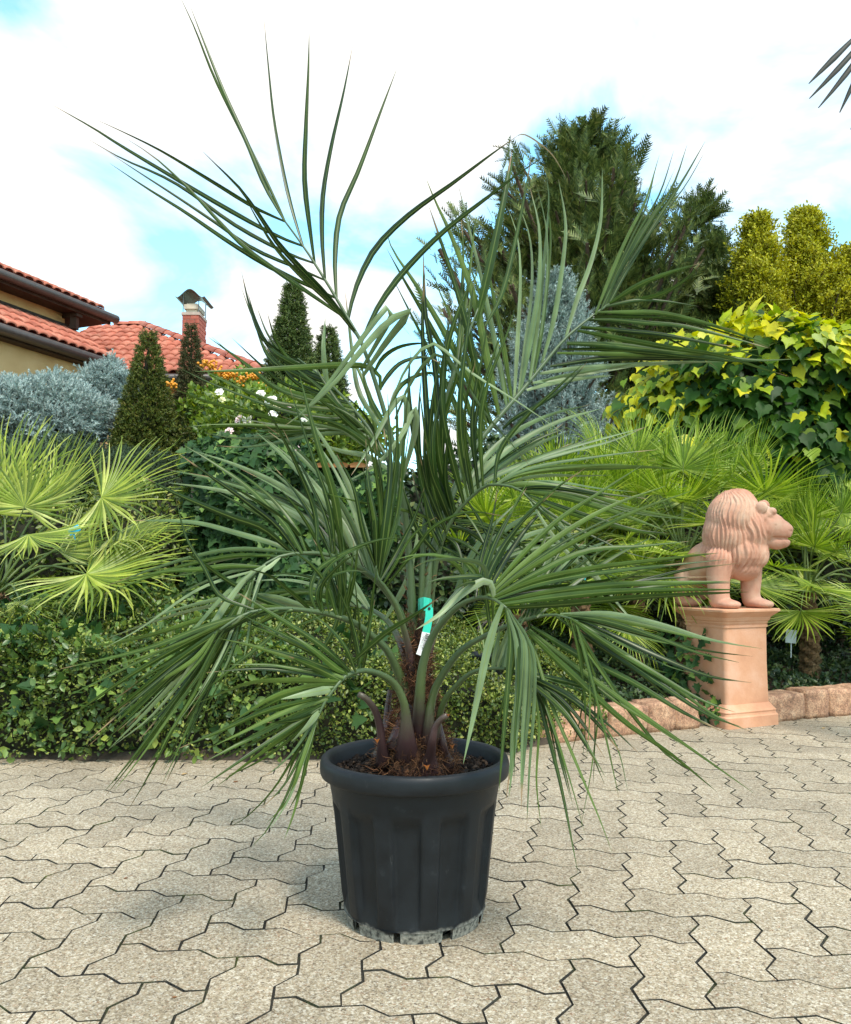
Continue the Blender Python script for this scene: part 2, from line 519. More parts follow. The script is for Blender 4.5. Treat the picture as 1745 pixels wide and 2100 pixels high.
# ================================================================== terracotta pedestal
def terracotta_mat(name, a, b_, c_):
    m, N, L, b = nt(name)
    pos = N.new('ShaderNodeNewGeometry').outputs['Position']
    n1 = N.new('ShaderNodeTexNoise'); n1.inputs['Scale'].default_value = 6; n1.inputs['Detail'].default_value = 9; n1.inputs['Roughness'].default_value = .6
    L.new(pos, n1.inputs['Vector'])
    r = ramp(N, [(.3, a), (.5, b_), (.72, c_)]); L.new(n1.outputs['Fac'], r.inputs[0])
    L.new(r.outputs[0], b.inputs['Base Color']); b.inputs['Roughness'].default_value = .8; b.inputs['Specular IOR Level'].default_value = .25
    n2 = N.new('ShaderNodeTexNoise'); n2.inputs['Scale'].default_value = 90; n2.inputs['Detail'].default_value = 5; L.new(pos, n2.inputs['Vector'])
    bp = N.new('ShaderNodeBump'); bp.inputs['Strength'].default_value = .25; bp.inputs['Distance'].default_value = .004
    L.new(n2.outputs['Fac'], bp.inputs['Height']); L.new(bp.outputs[0], b.inputs['Normal'])
    return m
M_TERRA = terracotta_mat('terracotta', (.50, .235, .135), (.60, .30, .175), (.66, .38, .26))
M_LION = terracotta_mat('lion_terracotta', (.42, .19, .125), (.54, .275, .185), (.60, .40, .285))
KA = math.atan2(.39, .875)                               # the edging's direction here
ped_corner = GND(1492, 1497)
e1 = Vector((math.cos(KA), math.sin(KA), 0)); e2 = Vector((-math.sin(KA), math.cos(KA), 0))
PW = .168
ped_c = ped_corner + (e1 + e2) * (PW + .004)
pedestal = thing('pedestal', ped_c, 'square terracotta pedestal with moulded cap and foot under the lion', 'pedestal')
PH = P(1492, 1250, ped_corner.y).z
def ped_section(z0z1, name):
    """rounded square swept through a moulding profile: list of (z, half width, corner radius)"""
    V, F = [], []
    ns = 6
    for (z, hw, cr_) in z0z1:
        for (sx, sy, a0) in ((1, -1, -90), (1, 1, 0), (-1, 1, 90), (-1, -1, 180)):
            for k in range(ns):
                a = math.radians(a0 + 90 * k / (ns - 1))
                V.append((sx * (hw - cr_) + cr_ * math.cos(a), sy * (hw - cr_) + cr_ * math.sin(a), z))
    m = 4 * ns
    for r_ in range(len(z0z1) - 1):
        for k in range(m):
            F.append((r_ * m + k, r_ * m + (k + 1) % m, (r_ + 1) * m + (k + 1) % m, (r_ + 1) * m + k))
    F.append(tuple(range(m - 1, -1, -1))); F.append(tuple((len(z0z1) - 1) * m + k for k in range(m)))
    return py_mesh(name, V, F)
R_ = Matrix.Rotation(KA, 4, 'Z')
for nm, prof in (
    ('foot', [(0, .172, .022), (.050, .172, .022), (.057, .166, .022), (.066, .164, .022), (.074, .166, .022), (.082, .160, .022), (.098, .150, .02), (.108, .144, .02)]),
    ('shaft', [(.106, .141, .02), (.30, .139, .02), (.482, .141, .02)]),
    ('cap', [(.478, .146, .02), (.488, .146, .02), (.490, .142, .02), (.500, .147, .02), (.506, .147, .02), (.510, .152, .02), (.528, .158, .02), (.545, .176, .02), (.552, .183, .02), (.556, .189, .02), (PH - .004, .189, .02), (PH, .184, .02)])):
    o = new_obj(nm, ped_section(prof, nm), M_TERRA, pedestal)
    o.rotation_euler = (0, 0, KA)

# ================================================================== terracotta lion
def lion_mesh():
    K = ped_c.length / F_PX * .97                       # metres per picture step at the lion's distance
    bm = bmesh.new()
    def ell(x, z, y, rx, rz, ry, rot=0):
        M = Matrix.Translation((x, y, z)) @ Matrix.Rotation(rot, 4, 'Y') @ Matrix.Diagonal((rx, ry, rz, 1))
        bmesh.ops.create_icosphere(bm, subdivisions=3, radius=1, matrix=M)
    def chain(pts, n=8):
        for a, b_ in zip(pts[:-1], pts[1:]):
            for k in range(n + 1):
                t = k / n
                q = [a[i] * (1 - t) + b_[i] * t for i in range(len(a))]
                ell(q[0], q[1], q[2], q[3], q[3], q[3])
    # mane and neck
    ell(26, 172, 0, 52, 60, 50, .15); ell(18, 140, 2, 52, 58, 52); ell(36, 108, -2, 52, 46, 44); ell(40, 80, -6, 34, 28, 30); ell(56, 150, 0, 34, 56, 44)
    ell(34, 205, 0, 32, 27, 34)
    # skull, muzzle, jaw, brow
    ell(72, 172, 0, 32, 30, 30); ell(92, 155, 0, 28, 29, 26, .2); ell(110, 148, 0, 20, 22, 19, .2); ell(120, 150, 0, 12, 13, 14)
    ell(100, 126, 0, 20, 13, 17, .1); ell(110, 127, 0, 16, 12, 15); ell(94, 186, -11, 9, 8, 11); ell(94, 186, 11, 9, 8, 11); ell(124, 153, 0, 7, 6, 9)
    # ears
    ell(75, 193, -27, 12, 12, 6.5, .4); ell(81, 200, 25, 12, 12, 6.5, .4)
    # body going back from the chest
    chain([(8, 98, 0, 44), (-26, 88, 28, 42), (-46, 66, 50, 38)]); ell(-52, 48, 58, 36, 42, 34)
    # haunches and hind feet
    ell(-74, 56, 30, 19, 27, 26, .2); ell(-28, 50, 82, 20, 30, 24)
    chain([(-78, 42, 26, 15), (-80, 20, 22, 13)]); ell(-62, 10, 12, 25, 10, 13)
    # front legs and paws
    chain([(-2, 92, -28, 27), (-6, 60, -30, 22), (-6, 28, -30, 20), (-5, 16, -30, 20)])
    chain([(52, 86, 16, 24), (54, 56, 18, 20), (52, 28, 18, 18), (54, 16, 18, 18)])
    for (x0, y0) in ((0, -32), (60, 14)):
        for q in range(5): ell(x0 + 4 * q - 2, 10 - .6 * q, y0 - 4 * q + 4, 20, 13 - q, 20)
        for k in range(4):
            o_ = (k - 1.5) * 8.2; f_ = 24 - abs(k - 1.5) * 2.5
            for q in range(3): ell(x0 + (f_ + 2 * q) * .75 + o_ * .62, 8.0 - .8 * q, y0 - (f_ + 2 * q) * .62 + o_ * .75, 4.9, 7.5 - q, 4.9)
    # tail
    chain([(-86, 30, 66, 6), (-92, 12, 50, 6), (-88, 7, 20, 6)])
    # plinth of the figure
    for v in bm.verts: v.co *= K
    me = bm_mesh('body', bm)
    o = new_obj('lion_raw', me)
    md = o.modifiers.new('r', 'REMESH'); md.mode = 'VOXEL'; md.voxel_size = .0044; md.adaptivity = 0
    sm = o.modifiers.new('s', 'SMOOTH'); sm.iterations = 3; sm.factor = .5
    dg = bpy.context.evaluated_depsgraph_get()
    res = bpy.data.meshes.new_from_object(o.evaluated_get(dg))
    bpy.data.objects.remove(o)
    n = len(res.vertices)
    co = np.empty(n * 3); res.vertices.foreach_get('co', co); co = co.reshape(-1, 3) / K
    no = np.empty(n * 3); res.vertices.foreach_get('normal', no); no = no.reshape(-1, 3)
    x, y, z = co[:, 0], co[:, 1], co[:, 2]
    # how much a spot belongs to the mane: behind the face line, above the chest tip
    face = np.clip((x - (76 - .10 * (z - 150))) / 18, 0, 1) * np.clip((z - 100) / 16, 0, 1)
    low = np.clip((z - (62 + .35 * np.abs(x - 40))) / 14, 0, 1)
    back = np.clip((x + 42 - .0 * z) / 12, 0, 1)
    ear = np.exp(-(((x - 77) / 15) ** 2 + ((z - 197) / 15) ** 2) ** 2)
    wgt = (1 - face) * low * back * (1 - ear)
    # strands run from the parting on the crown down and forward to the chest
    wob = np.array([mnoise.noise(Vector((a * .035, b_ * .035, c * .028))) for a, b_, c in co])
    wob2 = np.array([mnoise.noise(Vector((a * .09, b_ * .09, c * .03 + 7))) for a, b_, c in co])
    arc = np.arctan2(y, x - 12) * 50.0
    u = .74 * (arc - .10 * (z - 120) + 5.0 * np.sin(z * .040 + .6) + 1.6 * np.sin(z * .11 + x * .05) + 4.5 * wob)
    s = np.sin(u) * (.75 + .5 * wob2) + .45 * np.sin(u * 1.9 + z * .07 + 3 * wob) + .5 * wob2
    s = np.sign(s) * np.abs(s) ** .75
    disp = wgt * (s * 2.1)
    # eye hollow, mouth line, nostril
    side = np.abs(y)
    disp -= 3.2 * np.exp(-(((x - 92) / 6) ** 2 + ((z - 173) / 4.5) ** 2)) * (side > 8)
    disp -= 3.6 * np.exp(-((z - 134 + .05 * (x - 110)) / 2.3) ** 2) * (x > 92)
    disp -= 1.8 * np.exp(-(((x - 128) / 4) ** 2 + ((z - 147) / 3) ** 2))
    disp -= 1.3 * np.exp(-((x - 97 - .25 * (z - 150)) / 2) ** 2) * (z > 138) * (z < 160)
    # gaps between toes
    co = co + no * disp[:, None]
    co[:, 2] = np.maximum(co[:, 2], 0)
    res.vertices.foreach_set('co', (co * K).astype(np.float32).ravel())
    for p in res.polygons: p.use_smooth = True
    res.update()
    res.name = 'body'
    return res
ray = math.atan2(ped_c.x, ped_c.y)
lion = thing('lion_statue', (ped_c.x, ped_c.y, PH), 'terracotta lion statue sitting on the pedestal, head turned in profile', 'statue')
lb = new_obj('body', lion_mesh(), M_LION, lion)
lb.rotation_euler = (0, 0, -ray)
lb.location = (-.02, -.02, .0)

# ================================================================== house
M_WALL = noise_mat('ochre_plaster', [(.3, (.60, .36, .16)), (.7, (.70, .45, .22))], scale=3, rough=.9, bump=.3, bscale=120)
M_TILE = noise_mat('roof_tile_clay', [(.3, (.33, .085, .05)), (.5, (.43, .13, .08)), (.7, (.50, .20, .13))], scale=5, rough=.75, objrand=.16, bump=.2, bscale=60)
M_WOOD = noise_mat('dark_eaves_wood', [(.3, (.035, .018, .012)), (.7, (.07, .04, .026))], scale=6, rough=.7)
M_GUTTER = plain_mat('brown_gutter_metal', (.085, .07, .062), rough=.4, metal=.3)
M_BRICK = noise_mat('chimney_brick', [(.3, (.33, .085, .06)), (.7, (.45, .14, .095))], scale=9, rough=.85, objrand=.18)
M_MORTAR = plain_mat('mortar', (.45, .36, .30), rough=.95)
M_CONC = plain_mat('chimney_cap_stone', (.55, .47, .36), rough=.9)
M_SHEET = plain_mat('grey_sheet_metal', (.16, .17, .165), rough=.45, metal=.7)
house = thing('house', (-5.4, 12.0, 0), 'ochre house with red clay tile roofs and a brick chimney', 'house')
HL = house.location.copy()
def hpart(name, V, F, mat, parent=house, smooth=False):
    return new_obj(name, py_mesh(name, [Vector(v) - HL for v in V], F, smooth), mat, parent)
def slab(name, pts, nrm, th, mat, parent=house):
    n = len(pts); V = [Vector(p) for p in pts] + [Vector(p) - nrm * th for p in pts]
    F = [tuple(range(n)), tuple(range(2 * n - 1, n - 1, -1))] + [(k, n + k, n + (k + 1) % n, (k + 1) % n) for k in range(n)]
    return hpart(name, V, F, mat, parent)
def tile_mesh(w, l):
    V, F = [], []
    ns = 7
    for (y, s, lift) in ((0, 1.0, .034), (l, .88, .012)):
        for k in range(ns):
            a = math.pi * k / (ns - 1)
            V.append((-math.cos(a) * w * .5 * s, y, math.sin(a) * w * .28 * s + lift))
    for k in range(ns):
        a = math.pi * k / (ns - 1)
        V.append((-math.cos(a) * w * .40, 0, math.sin(a) * w * .20 + .024))
    for k in range(ns - 1):
        F.append((k, k + 1, ns + k + 1, ns + k)); F.append((k, 2 * ns + k, 2 * ns + k + 1, k + 1))
    # trough beside the barrel
    b0 = len(V)
    V += [(w * .46, 0, .030), (w * .62, 0, .014), (w * .62, l, 0), (w * .46, l, .012)]
    F.append((b0, b0 + 1, b0 + 2, b0 + 3))
    return py_mesh('roof_tile', V, F, True)
TW, TL = .172, .34
TILE = tile_mesh(TW, TL * 1.12)
ntile = [0]
def tile_field(roof, O, U, Vd, nu, nv, keep):
    N_ = U.cross(Vd).normalized()
    M3 = Matrix((U, Vd, N_)).transposed().to_4x4()
    for j in range(nv):
        for i in range(nu):
            a, b_ = (i + .5) * TW, j * TL
            if not keep(a, b_ + TL * .5): continue
            o = new_obj('roof_tile', TILE, M_TILE, roof)
            p = O + U * a + Vd * b_
            o.matrix_basis = Matrix.Translation(p - HL) @ M3 @ Matrix.Rotation(random.gauss(0, .012), 4, 'Z')
            ntile[0] += 1
# main hipped roof
E_R = P(548, 768, 12.0); E_Rz = E_R.z
E_L = Vector((-6.3, 12.0, E_Rz))
R_R = P(312, 672, 15.0); R_R = Vector((E_R.x - 3.0, 15.0, R_R.z))
R_L = Vector((-9.0, 15.0, R_R.z))
U = Vector((1, 0, 0)); Vd = (Vector((0, R_R.y - 12.0, R_R.z - E_Rz))).normalized()
slope_len = Vector((0, 3.0, R_R.z - E_Rz)).length
Nf = U.cross(Vd).normalized()
roof = slab('roof', [E_L, E_R, R_R, Vector((-6.3, 15.0, R_R.z))], Nf, .12, M_TILE)
hpart('roof_slope', [E_R + Vector((0, 0, -.02)), E_R + Vector((0, 6, -.02)), R_R + Vector((0, .02, -.02))], [(0, 1, 2)], M_TILE)
hpart('roof_slope', [E_L + Vector((0, 6, 0)), Vector((E_R.x, 18, E_Rz)), R_R + Vector((0, .03, 0)), Vector((-6.3, 15.03, R_R.z))], [(3, 2, 1, 0)], M_TILE)
Wd = E_R.x - E_L.x
O_ = E_L + Nf * .012
def keep_main(a, b_):
    px_ = O_ + U * a + Vd * b_
    lim = E_R.x - (px_.y - 12.0) * 1.0 - .06
    # hidden by the side wing left of the valley
    lft = -4.72 - (px_.y - 12.0) * 1.15
    return lft - .2 < px_.x < lim
tile_field(roof, O_, U, Vd, int(Wd / TW), int(slope_len / TL), keep_main)
# ridge and hip caps: overlapping half round tiles
def ridge_run(A, B, r_=.10):
    n = max(2, int((B - A).length / .36)); t = (B - A).normalized()
    s = t.cross(Vector((0, 0, 1))).normalized(); up = s.cross(t)
    for k in range(n):
        a = A + (B - A) * (k / n); b_ = A + (B - A) * ((k + 1.12) / n)
        V, F = [], []
        for q, rr in ((a, r_ * 1.06), (b_, r_ * .92)):
            for m_ in range(7):
                an = math.pi * m_ / 6
                V.append(q + s * (math.cos(an) * rr) + up * (math.sin(an) * rr * .8))
        for m_ in range(6): F.append((m_, m_ + 1, 8 + m_, 7 + m_))
        F.append((0, 1, 2, 3, 4, 5, 6))
        hpart('ridge_tile', V, F, M_TILE, roof, True)
ridge_run(E_R + Vector((0, 0, .05)), R_R + Vector((0, 0, .06)))
ridge_run(Vector((-5.9, 15, R_R.z + .04)), R_R + Vector((.05, 0, .05)))
hpart('eaves_board', [E_L + Vector((0, .02, -.14)), E_R + Vector((0, .02, -.14)), E_R + Vector((0, .02, -.04)), E_L + Vector((0, .02, -.04))], [(0, 1, 2, 3)], M_WOOD)
V, F = tube([E_L + Vector((0, -.05, -.06)), E_R + Vector((0, -.05, -.06))], .06, 8)
hpart('gutter', V, F, M_GUTTER, smooth=True)
slab('wall', [(-6.2, 12.5, 0), (E_R.x - .5, 12.5, 0), (E_R.x - .5, 12.5, E_Rz + .05), (-6.2, 12.5, E_Rz + .05)], Vector((0, -1, 0)), .2, M_WALL)
slab('wall', [(E_R.x - .5, 12.5, 0), (E_R.x - .5, 17, 0), (E_R.x - .5, 17, E_Rz + .05), (E_R.x - .5, 12.5, E_Rz + .05)], Vector((1, 0, 0)), .2, M_WALL)
# side wing: its eaves run back into the depth
Gs, Ge = P(0, 664, 10.2), P(226, 741, 12.0)
zg = (Gs.z + Ge.z) / 2
Gs.z = Ge.z = zg
gd = (Ge - Gs).normalized(); lp = Vector((-gd.y, gd.x, 0))
Gs2 = Gs - gd * 3.2
Ge2 = Ge + gd * .35
flash_h, flash_d = .64, 1.02
wv = (lp * flash_d + Vector((0, 0, flash_h))).normalized()
wl_ = math.hypot(flash_d, flash_h)
wn_ = gd.cross(wv).normalized()
if wn_.z < 0: wn_ = -wn_
wroof = slab('lean_to_roof', [Gs2, Ge2, Ge2 + wv * wl_, Gs2 + wv * wl_], wn_, .10, M_TILE)
tile_field(wroof, Gs2 + wn_ * .012, gd, wv, int((Ge2 - Gs2).length / TW), 3, lambda a, b_: a > 2.2)
V, F = tube([Gs2 + Vector((.05, 0, -.07)), Ge + Vector((.05, 0, -.07))], .075, 10)
hpart('gutter', V, F, M_GUTTER, smooth=True)
slab('soffit', [Gs2 + Vector((0, 0, -.13)), Ge2 + Vector((0, 0, -.13)), Ge2 + lp * .6 + Vector((0, 0, -.13)), Gs2 + lp * .6 + Vector((0, 0, -.13))], Vector((0, 0, 1)), .03, M_WOOD)
slab('fascia_board', [Gs2 + Vector((-.01, 0, -.15)), Ge2 + Vector((-.01, 0, -.15)), Ge2 + Vector((-.01, 0, -.05)), Gs2 + Vector((-.01, 0, -.05))], -lp, .03, M_WOOD)
wq = [Gs2 + lp * .16, Ge2 + lp * .16]
slab('wall', [Vector((wq[0].x, wq[0].y, 0)), Vector((wq[1].x, wq[1].y, 0)), wq[1] + Vector((0, 0, .1)), wq[0] + Vector((0, 0, .1))], -lp, .2, M_WALL)
# upper storey wall over the lean-to, its own eaves, gutter and tiled roof
fl0, fl1 = Gs2 + wv * wl_, Gs + gd * 2.02 + wv * wl_
V, F = tube([fl0 + wn_ * .04, fl1 + wn_ * .04 + gd * .1], .035, 6)
hpart('flashing', V, F, M_GUTTER)
ZU = 4.95
slab('upper_wall', [fl0 + Vector((0, 0, -.3)), fl1 + Vector((0, 0, -.3)), Vector((fl1.x, fl1.y, ZU + .12)), Vector((fl0.x, fl0.y, ZU + .12))], -lp, .25, M_WALL)
slab('upper_wall', [fl1 + Vector((0, 0, -.3)), fl1 + lp * 3 + Vector((0, 0, -.3)), fl1 + lp * 3 + Vector((0, 0, ZU + .1 - fl1.z)), Vector((fl1.x, fl1.y, ZU + .1))], gd, .2, M_WALL)
Us, Ue = fl0 - lp * .34, fl1 - lp * .34 + gd * .62
Us.z = Ue.z = ZU
uv_ = (lp * 1.0 + Vector((0, 0, .46))).normalized()
un = gd.cross(uv_).normalized()
if un.z < 0: un = -un
uroof = slab('upper_roof', [Us, Ue, Ue + uv_ * 3.2, Us + uv_ * 3.2], un, .10, M_TILE)
tile_field(uroof, Us + un * .012, gd, uv_, int((Ue - Us).length / TW), 3, lambda a, b_: a > 2.4)
V, F = tube([Us + Vector((.05, 0, -.07)), Ue + Vector((.05, 0, -.07)) + gd * .06], .07, 10)
hpart('gutter', V, F, M_GUTTER, smooth=True)
slab('soffit', [Us + Vector((0, 0, -.12)), Ue + Vector((0, 0, -.12)), Ue + lp * 1.2 + Vector((0, 0, -.12)), Us + lp * 1.2 + Vector((0, 0, -.12))], Vector((0, 0, 1)), .03, M_WOOD)
slab('fascia_board', [Us + Vector((-.01, 0, -.17)), Ue + Vector((-.01, 0, -.17)), Ue + Vector((-.01, 0, -.04)), Us + Vector((-.01, 0, -.04))], -lp, .03, M_WOOD)
slab('fascia_board', [Ue + Vector((0, 0, -.17)), Ue + lp * 1.4 + Vector((0, 0, .45)), Ue + lp * 1.4 + Vector((0, 0, .62)), Ue + Vector((0, 0, -.03))], gd, .04, M_WOOD)
mb = MB(); mb.box(fl1 - lp * .2 + Vector((0, 0, ZU - fl1.z - .28)), (.05, .05, .13)); mb.box(fl1 - lp * .1 + Vector((0, 0, ZU - fl1.z - .17)), (.06, .2, .05), Matrix.Rotation(math.atan2(lp.y, lp.x) - math.pi / 2, 3, 'Z'))
new_obj('eaves_bracket', mb.mesh('eaves_bracket', off=HL), M_WOOD, house)
# chimney
cA = P(373.6, 648, 13.9); cB = P(408.0, 648, 13.9)
cw = cB.x - cA.x; cd = .46
cz0, cz1 = 3.9, P(390, 646, 13.9).z
mb = MB(); mb.box(((cA.x + cB.x) / 2, 13.9 + cd / 2, (cz0 + cz1) / 2), (cw / 2 - .006, cd / 2 - .006, (cz1 - cz0) / 2 - .002))
chim = new_obj('chimney', mb.mesh('chimney', off=HL), M_MORTAR, house)
nc = 18; ch = (cz1 - cz0) / nc
def brick_mesh(lx, ly):
    b_ = MB(); b_.box((0, 0, 0), (lx / 2, ly / 2, ch / 2 - .005)); return b_.mesh('brick')
bmf, bms = brick_mesh(cw / 2 - .008, .05), brick_mesh(.05, cd / 3 - .008)
bmh = brick_mesh(cw / 4 - .006, .05)
for r_ in range(nc):
    z = cz0 + ch * (r_ + .5)
    xs_ = [(cA.x + cw * .25, bmf), (cA.x + cw * .75, bmf)] if r_ % 2 else [(cA.x + cw * .125, bmh), (cA.x + cw * .5, bmf), (cA.x + cw * .875, bmh)]
    for x, me in xs_: new_obj('brick', me, M_BRICK, chim, Vector((x, 13.9 + .02, z)) - HL)
    for k in range(3):
        y = 13.9 + cd * (k + .5) / 3 + (.02 if r_ % 2 else -.02)
        new_obj('brick', bms, M_BRICK, chim, Vector((cB.x - .02, y, z)) - HL)
ccx, ccy = (cA.x + cB.x) / 2, 13.9 + cd / 2
for nm, mat, hw, hd, z0, z1 in (('chimney_band', M_MORTAR, cw / 2 + .015, cd / 2 + .015, cz1, cz1 + .05), ('flue', M_CONC, cw / 2 - .05, cd / 2 - .05, cz1 + .05, cz1 + .12), ('cap_stone', M_CONC, cw / 2 - .02, cd / 2 - .02, cz1 + .12, cz1 + .2), ('flue_neck', M_CONC, cw / 2 - .06, cd / 2 - .06, cz1 + .2, cz1 + .23)):
    mb = MB(); mb.box((ccx, ccy, (z0 + z1) / 2), (hw, hd, (z1 - z0) / 2))
    new_obj(nm, mb.mesh(nm, off=HL), mat, chim)
for sx in (-1, 1):
    for sy in (-1, 1):
        V, F = tube([(ccx + sx * (cw / 2 - .01), ccy + sy * (cd / 2 - .01), cz1 - .02), (ccx + sx * (cw / 2 - .01), ccy + sy * (cd / 2 - .01), cz1 + .36)], .008, 6)
        hpart('hood_post', V, F, M_SHEET, chim)
V, F = [], []
nx = 13
for q in range(2):
    for a in range(nx):
        s = a / (nx - 1) * 2 - 1
        zz_ = cz1 + .335 + .15 * math.cos(s * math.pi) * .55 + (.03 if abs(s) > .9 else 0) + .02
        for yy in (-1, 1):
            V.append((ccx + s * (cw / 2 + .11), ccy + yy * (cd / 2 + .08), zz_ + q * .012))
for q in range(2):
    for a in range(nx - 1):
        b0 = q * 2 * nx + a * 2
        F.append((b0, b0 + 2, b0 + 3, b0 + 1))
for a in range(nx - 1):
    for yy in (0, 1):
        F.append((a * 2 + yy, a * 2 + 2 + yy, 2 * nx + a * 2 + 2 + yy, 2 * nx + a * 2 + yy))
hpart('chimney_hood', V, F, M_SHEET, chim, True)
# ================================================================== the big pot
D0 = 1.835
pot_c = Vector((P(850.5, 1547, D0).x, D0, 0))
POT_S = .344 / .356
def pot_mat():
    m, N, L, b = nt('black_plastic')
    tcn = N.new('ShaderNodeTexCoord'); obj = tcn.outputs['Object']
    sp = N.new('ShaderNodeSeparateXYZ'); L.new(obj, sp.inputs[0])
    n1 = N.new('ShaderNodeTexNoise'); n1.inputs['Scale'].default_value = 22; n1.inputs['Detail'].default_value = 9; n1.inputs['Roughness'].default_value = .7
    L.new(obj, n1.inputs['Vector'])
    base = ramp(N, [(.3, (.0065, .0078, .0098)), (.62, (.011, .013, .016)), (.75, (.032, .035, .038))]); L.new(n1.outputs['Fac'], base.inputs[0])
    # lime and dust crust on the foot, ragged edge
    n2 = N.new('ShaderNodeTexNoise'); n2.inputs['Scale'].default_value = 14; n2.inputs['Detail'].default_value = 8; L.new(obj, n2.inputs['Vector'])
    ad = N.new('ShaderNodeMath'); ad.operation = 'MULTIPLY_ADD'; L.new(n2.outputs['Fac'], ad.inputs[0]); ad.inputs[1].default_value = -.045; L.new(sp.outputs['Z'], ad.inputs[2])
    mr = N.new('ShaderNodeMapRange'); mr.inputs[1].default_value = -.001; mr.inputs[2].default_value = .006; mr.inputs[3].default_value = 1; mr.inputs[4].default_value = 0
    L.new(ad.outputs[0], mr.inputs[0])
    n3 = N.new('ShaderNodeTexNoise'); n3.inputs['Scale'].default_value = 130; n3.inputs['Detail'].default_value = 6; L.new(obj, n3.inputs['Vector'])
    crust = ramp(N, [(.36, (.04, .04, .036)), (.48, (.17, .16, .135)), (.75, (.34, .315, .27))]); L.new(n3.outputs['Fac'], crust.inputs[0])
    mx = N.new('ShaderNodeMix'); mx.data_type = 'RGBA'; L.new(mr.outputs[0], mx.inputs[0]); L.new(base.outputs[0], mx.inputs[6]); L.new(crust.outputs[0], mx.inputs[7])
    # scuffs: thin pale scratches and dust spots
    mp = N.new('ShaderNodeMapping'); mp.inputs['Scale'].default_value = (30, 30, 9); mp.inputs['Rotation'].default_value = (.2, .35, 0); L.new(obj, mp.inputs[0])
    n4 = N.new('ShaderNodeTexNoise'); n4.inputs['Scale'].default_value = 1.6; n4.inputs['Detail'].default_value = 10; n4.inputs['Roughness'].default_value = .75; L.new(mp.outputs[0], n4.inputs['Vector'])
    r4 = ramp(N, [(.63, (0, 0, 0)), (.76, (.35, .35, .35))]); L.new(n4.outputs['Fac'], r4.inputs[0])
    mx2 = N.new('ShaderNodeMix'); mx2.data_type = 'RGBA'; L.new(r4.outputs[0], mx2.inputs[0]); L.new(mx.outputs[2], mx2.inputs[6]); mx2.inputs[7].default_value = (.17, .17, .165, 1)
    L.new(mx2.outputs[2], b.inputs['Base Color'])
    rr = ramp(N, [(.3, (.42, .42, .42)), (.7, (.62, .62, .62))]); L.new(n1.outputs['Fac'], rr.inputs[0]); L.new(rr.outputs[0], b.inputs['Roughness'])
    b.inputs['Specular IOR Level'].default_value = .30
    bp = N.new('ShaderNodeBump'); bp.inputs['Strength'].default_value = .12; bp.inputs['Distance'].default_value = .004
    L.new(n1.outputs['Fac'], bp.inputs['Height']); L.new(bp.outputs[0], b.inputs['Normal'])
    return m
M_POT = pot_mat()
def sstep(a, b, x):
    t = min(1, max(0, (x - a) / (b - a))); return t * t * (3 - 2 * t)
NP = 320
def flute(a):
    """panels of the wall: wide sunken flutes between narrow raised ribs, 12 of each"""
    t = (a * 11 / (2 * math.pi) + .30) % 1.0
    return sstep(.06, .16, t) * (1 - sstep(.64, .74, t))
def pot_mesh():
    # outside, lip, inside
    prof = [(.150, .0), (.152, .012), (.1535, .024), (.155, .034), (.158, .06), (.162, .10), (.168, .16), (.174, .215), (.1765, .238), (.179, .252), (.181, .262), (.1835, .272), (.187, .290), (.1905, .312), (.1915, .3155), (.2045, .3155), (.2075, .3175), (.2095, .322), (.2105, .332), (.2100, .344), (.2075, .3525), (.2035, .356), (.1985, .357), (.1935, .3555), (.190, .352), (.1875, .345), (.184, .315), (.178, .27), (.12, .265)]
    V, F = [], []
    for (r, z) in prof:
        for k in range(NP):
            a = 2 * math.pi * k / NP
            rr = r
            out_ = z < .30 and prof.index((r, z)) < 14
            if out_:
                fl = flute(a)
                top = 1 - sstep(.246, .262 + .004 * math.cos(a * 12), z)
                bot = sstep(.028, .05, z)
                rr -= .0095 * fl * top * bot
                rr += .0025 * (1 - fl) * (1 - sstep(.252, .27, z)) * bot
            V.append((rr * math.cos(a), rr * math.sin(a), z))
    notch = []
    for k in range(9):
        notch.append((2 * math.pi * k / 9 + .30, .075 if k % 2 else .05))
    def cut(k):
        a = 2 * math.pi * (k + .5) / NP
        return any(abs((a - n0 + math.pi) % (2 * math.pi) - math.pi) < w_ for n0, w_ in notch)
    for r_ in range(len(prof) - 1):
        for k in range(NP):
            if r_ < 2 and cut(k): continue
            k2 = (k + 1) % NP
            F.append((r_ * NP + k, r_ * NP + k2, (r_ + 1) * NP + k2, (r_ + 1) * NP + k))
    # raised floor of the pot, seen through the notches
    b0 = len(V)
    for (r, z) in ((.145, .0), (.146, .024), (.156, .0245), (.0, .03)):
        for k in range(NP):
            a = 2 * math.pi * k / NP
            V.append((max(r, .001) * math.cos(a), max(r, .001) * math.sin(a), z))
    for k in range(NP):
        k2 = (k + 1) % NP
        if not cut(k): F.append((b0 + k2, b0 + k, b0 + NP + k, b0 + NP + k2))
        F.append((b0 + NP + k, b0 + NP + k2, b0 + 2 * NP + k2, b0 + 2 * NP + k))
        F.append((b0 + NP + k2, b0 + NP + k, b0 + 3 * NP + k, b0 + 3 * NP + k2))
    me = py_mesh('pot_wall', V, F, True)
    return me
pot = thing('plant_pot', pot_c, 'large ribbed black plastic pot with limy foot on the paving', 'plant pot')
pot.scale = (1, 1, POT_S)
pw = new_obj('pot_wall', pot_mesh(), M_POT, pot)
md = pw.modifiers.new('edge', 'EDGE_SPLIT'); md.split_angle = math.radians(50)

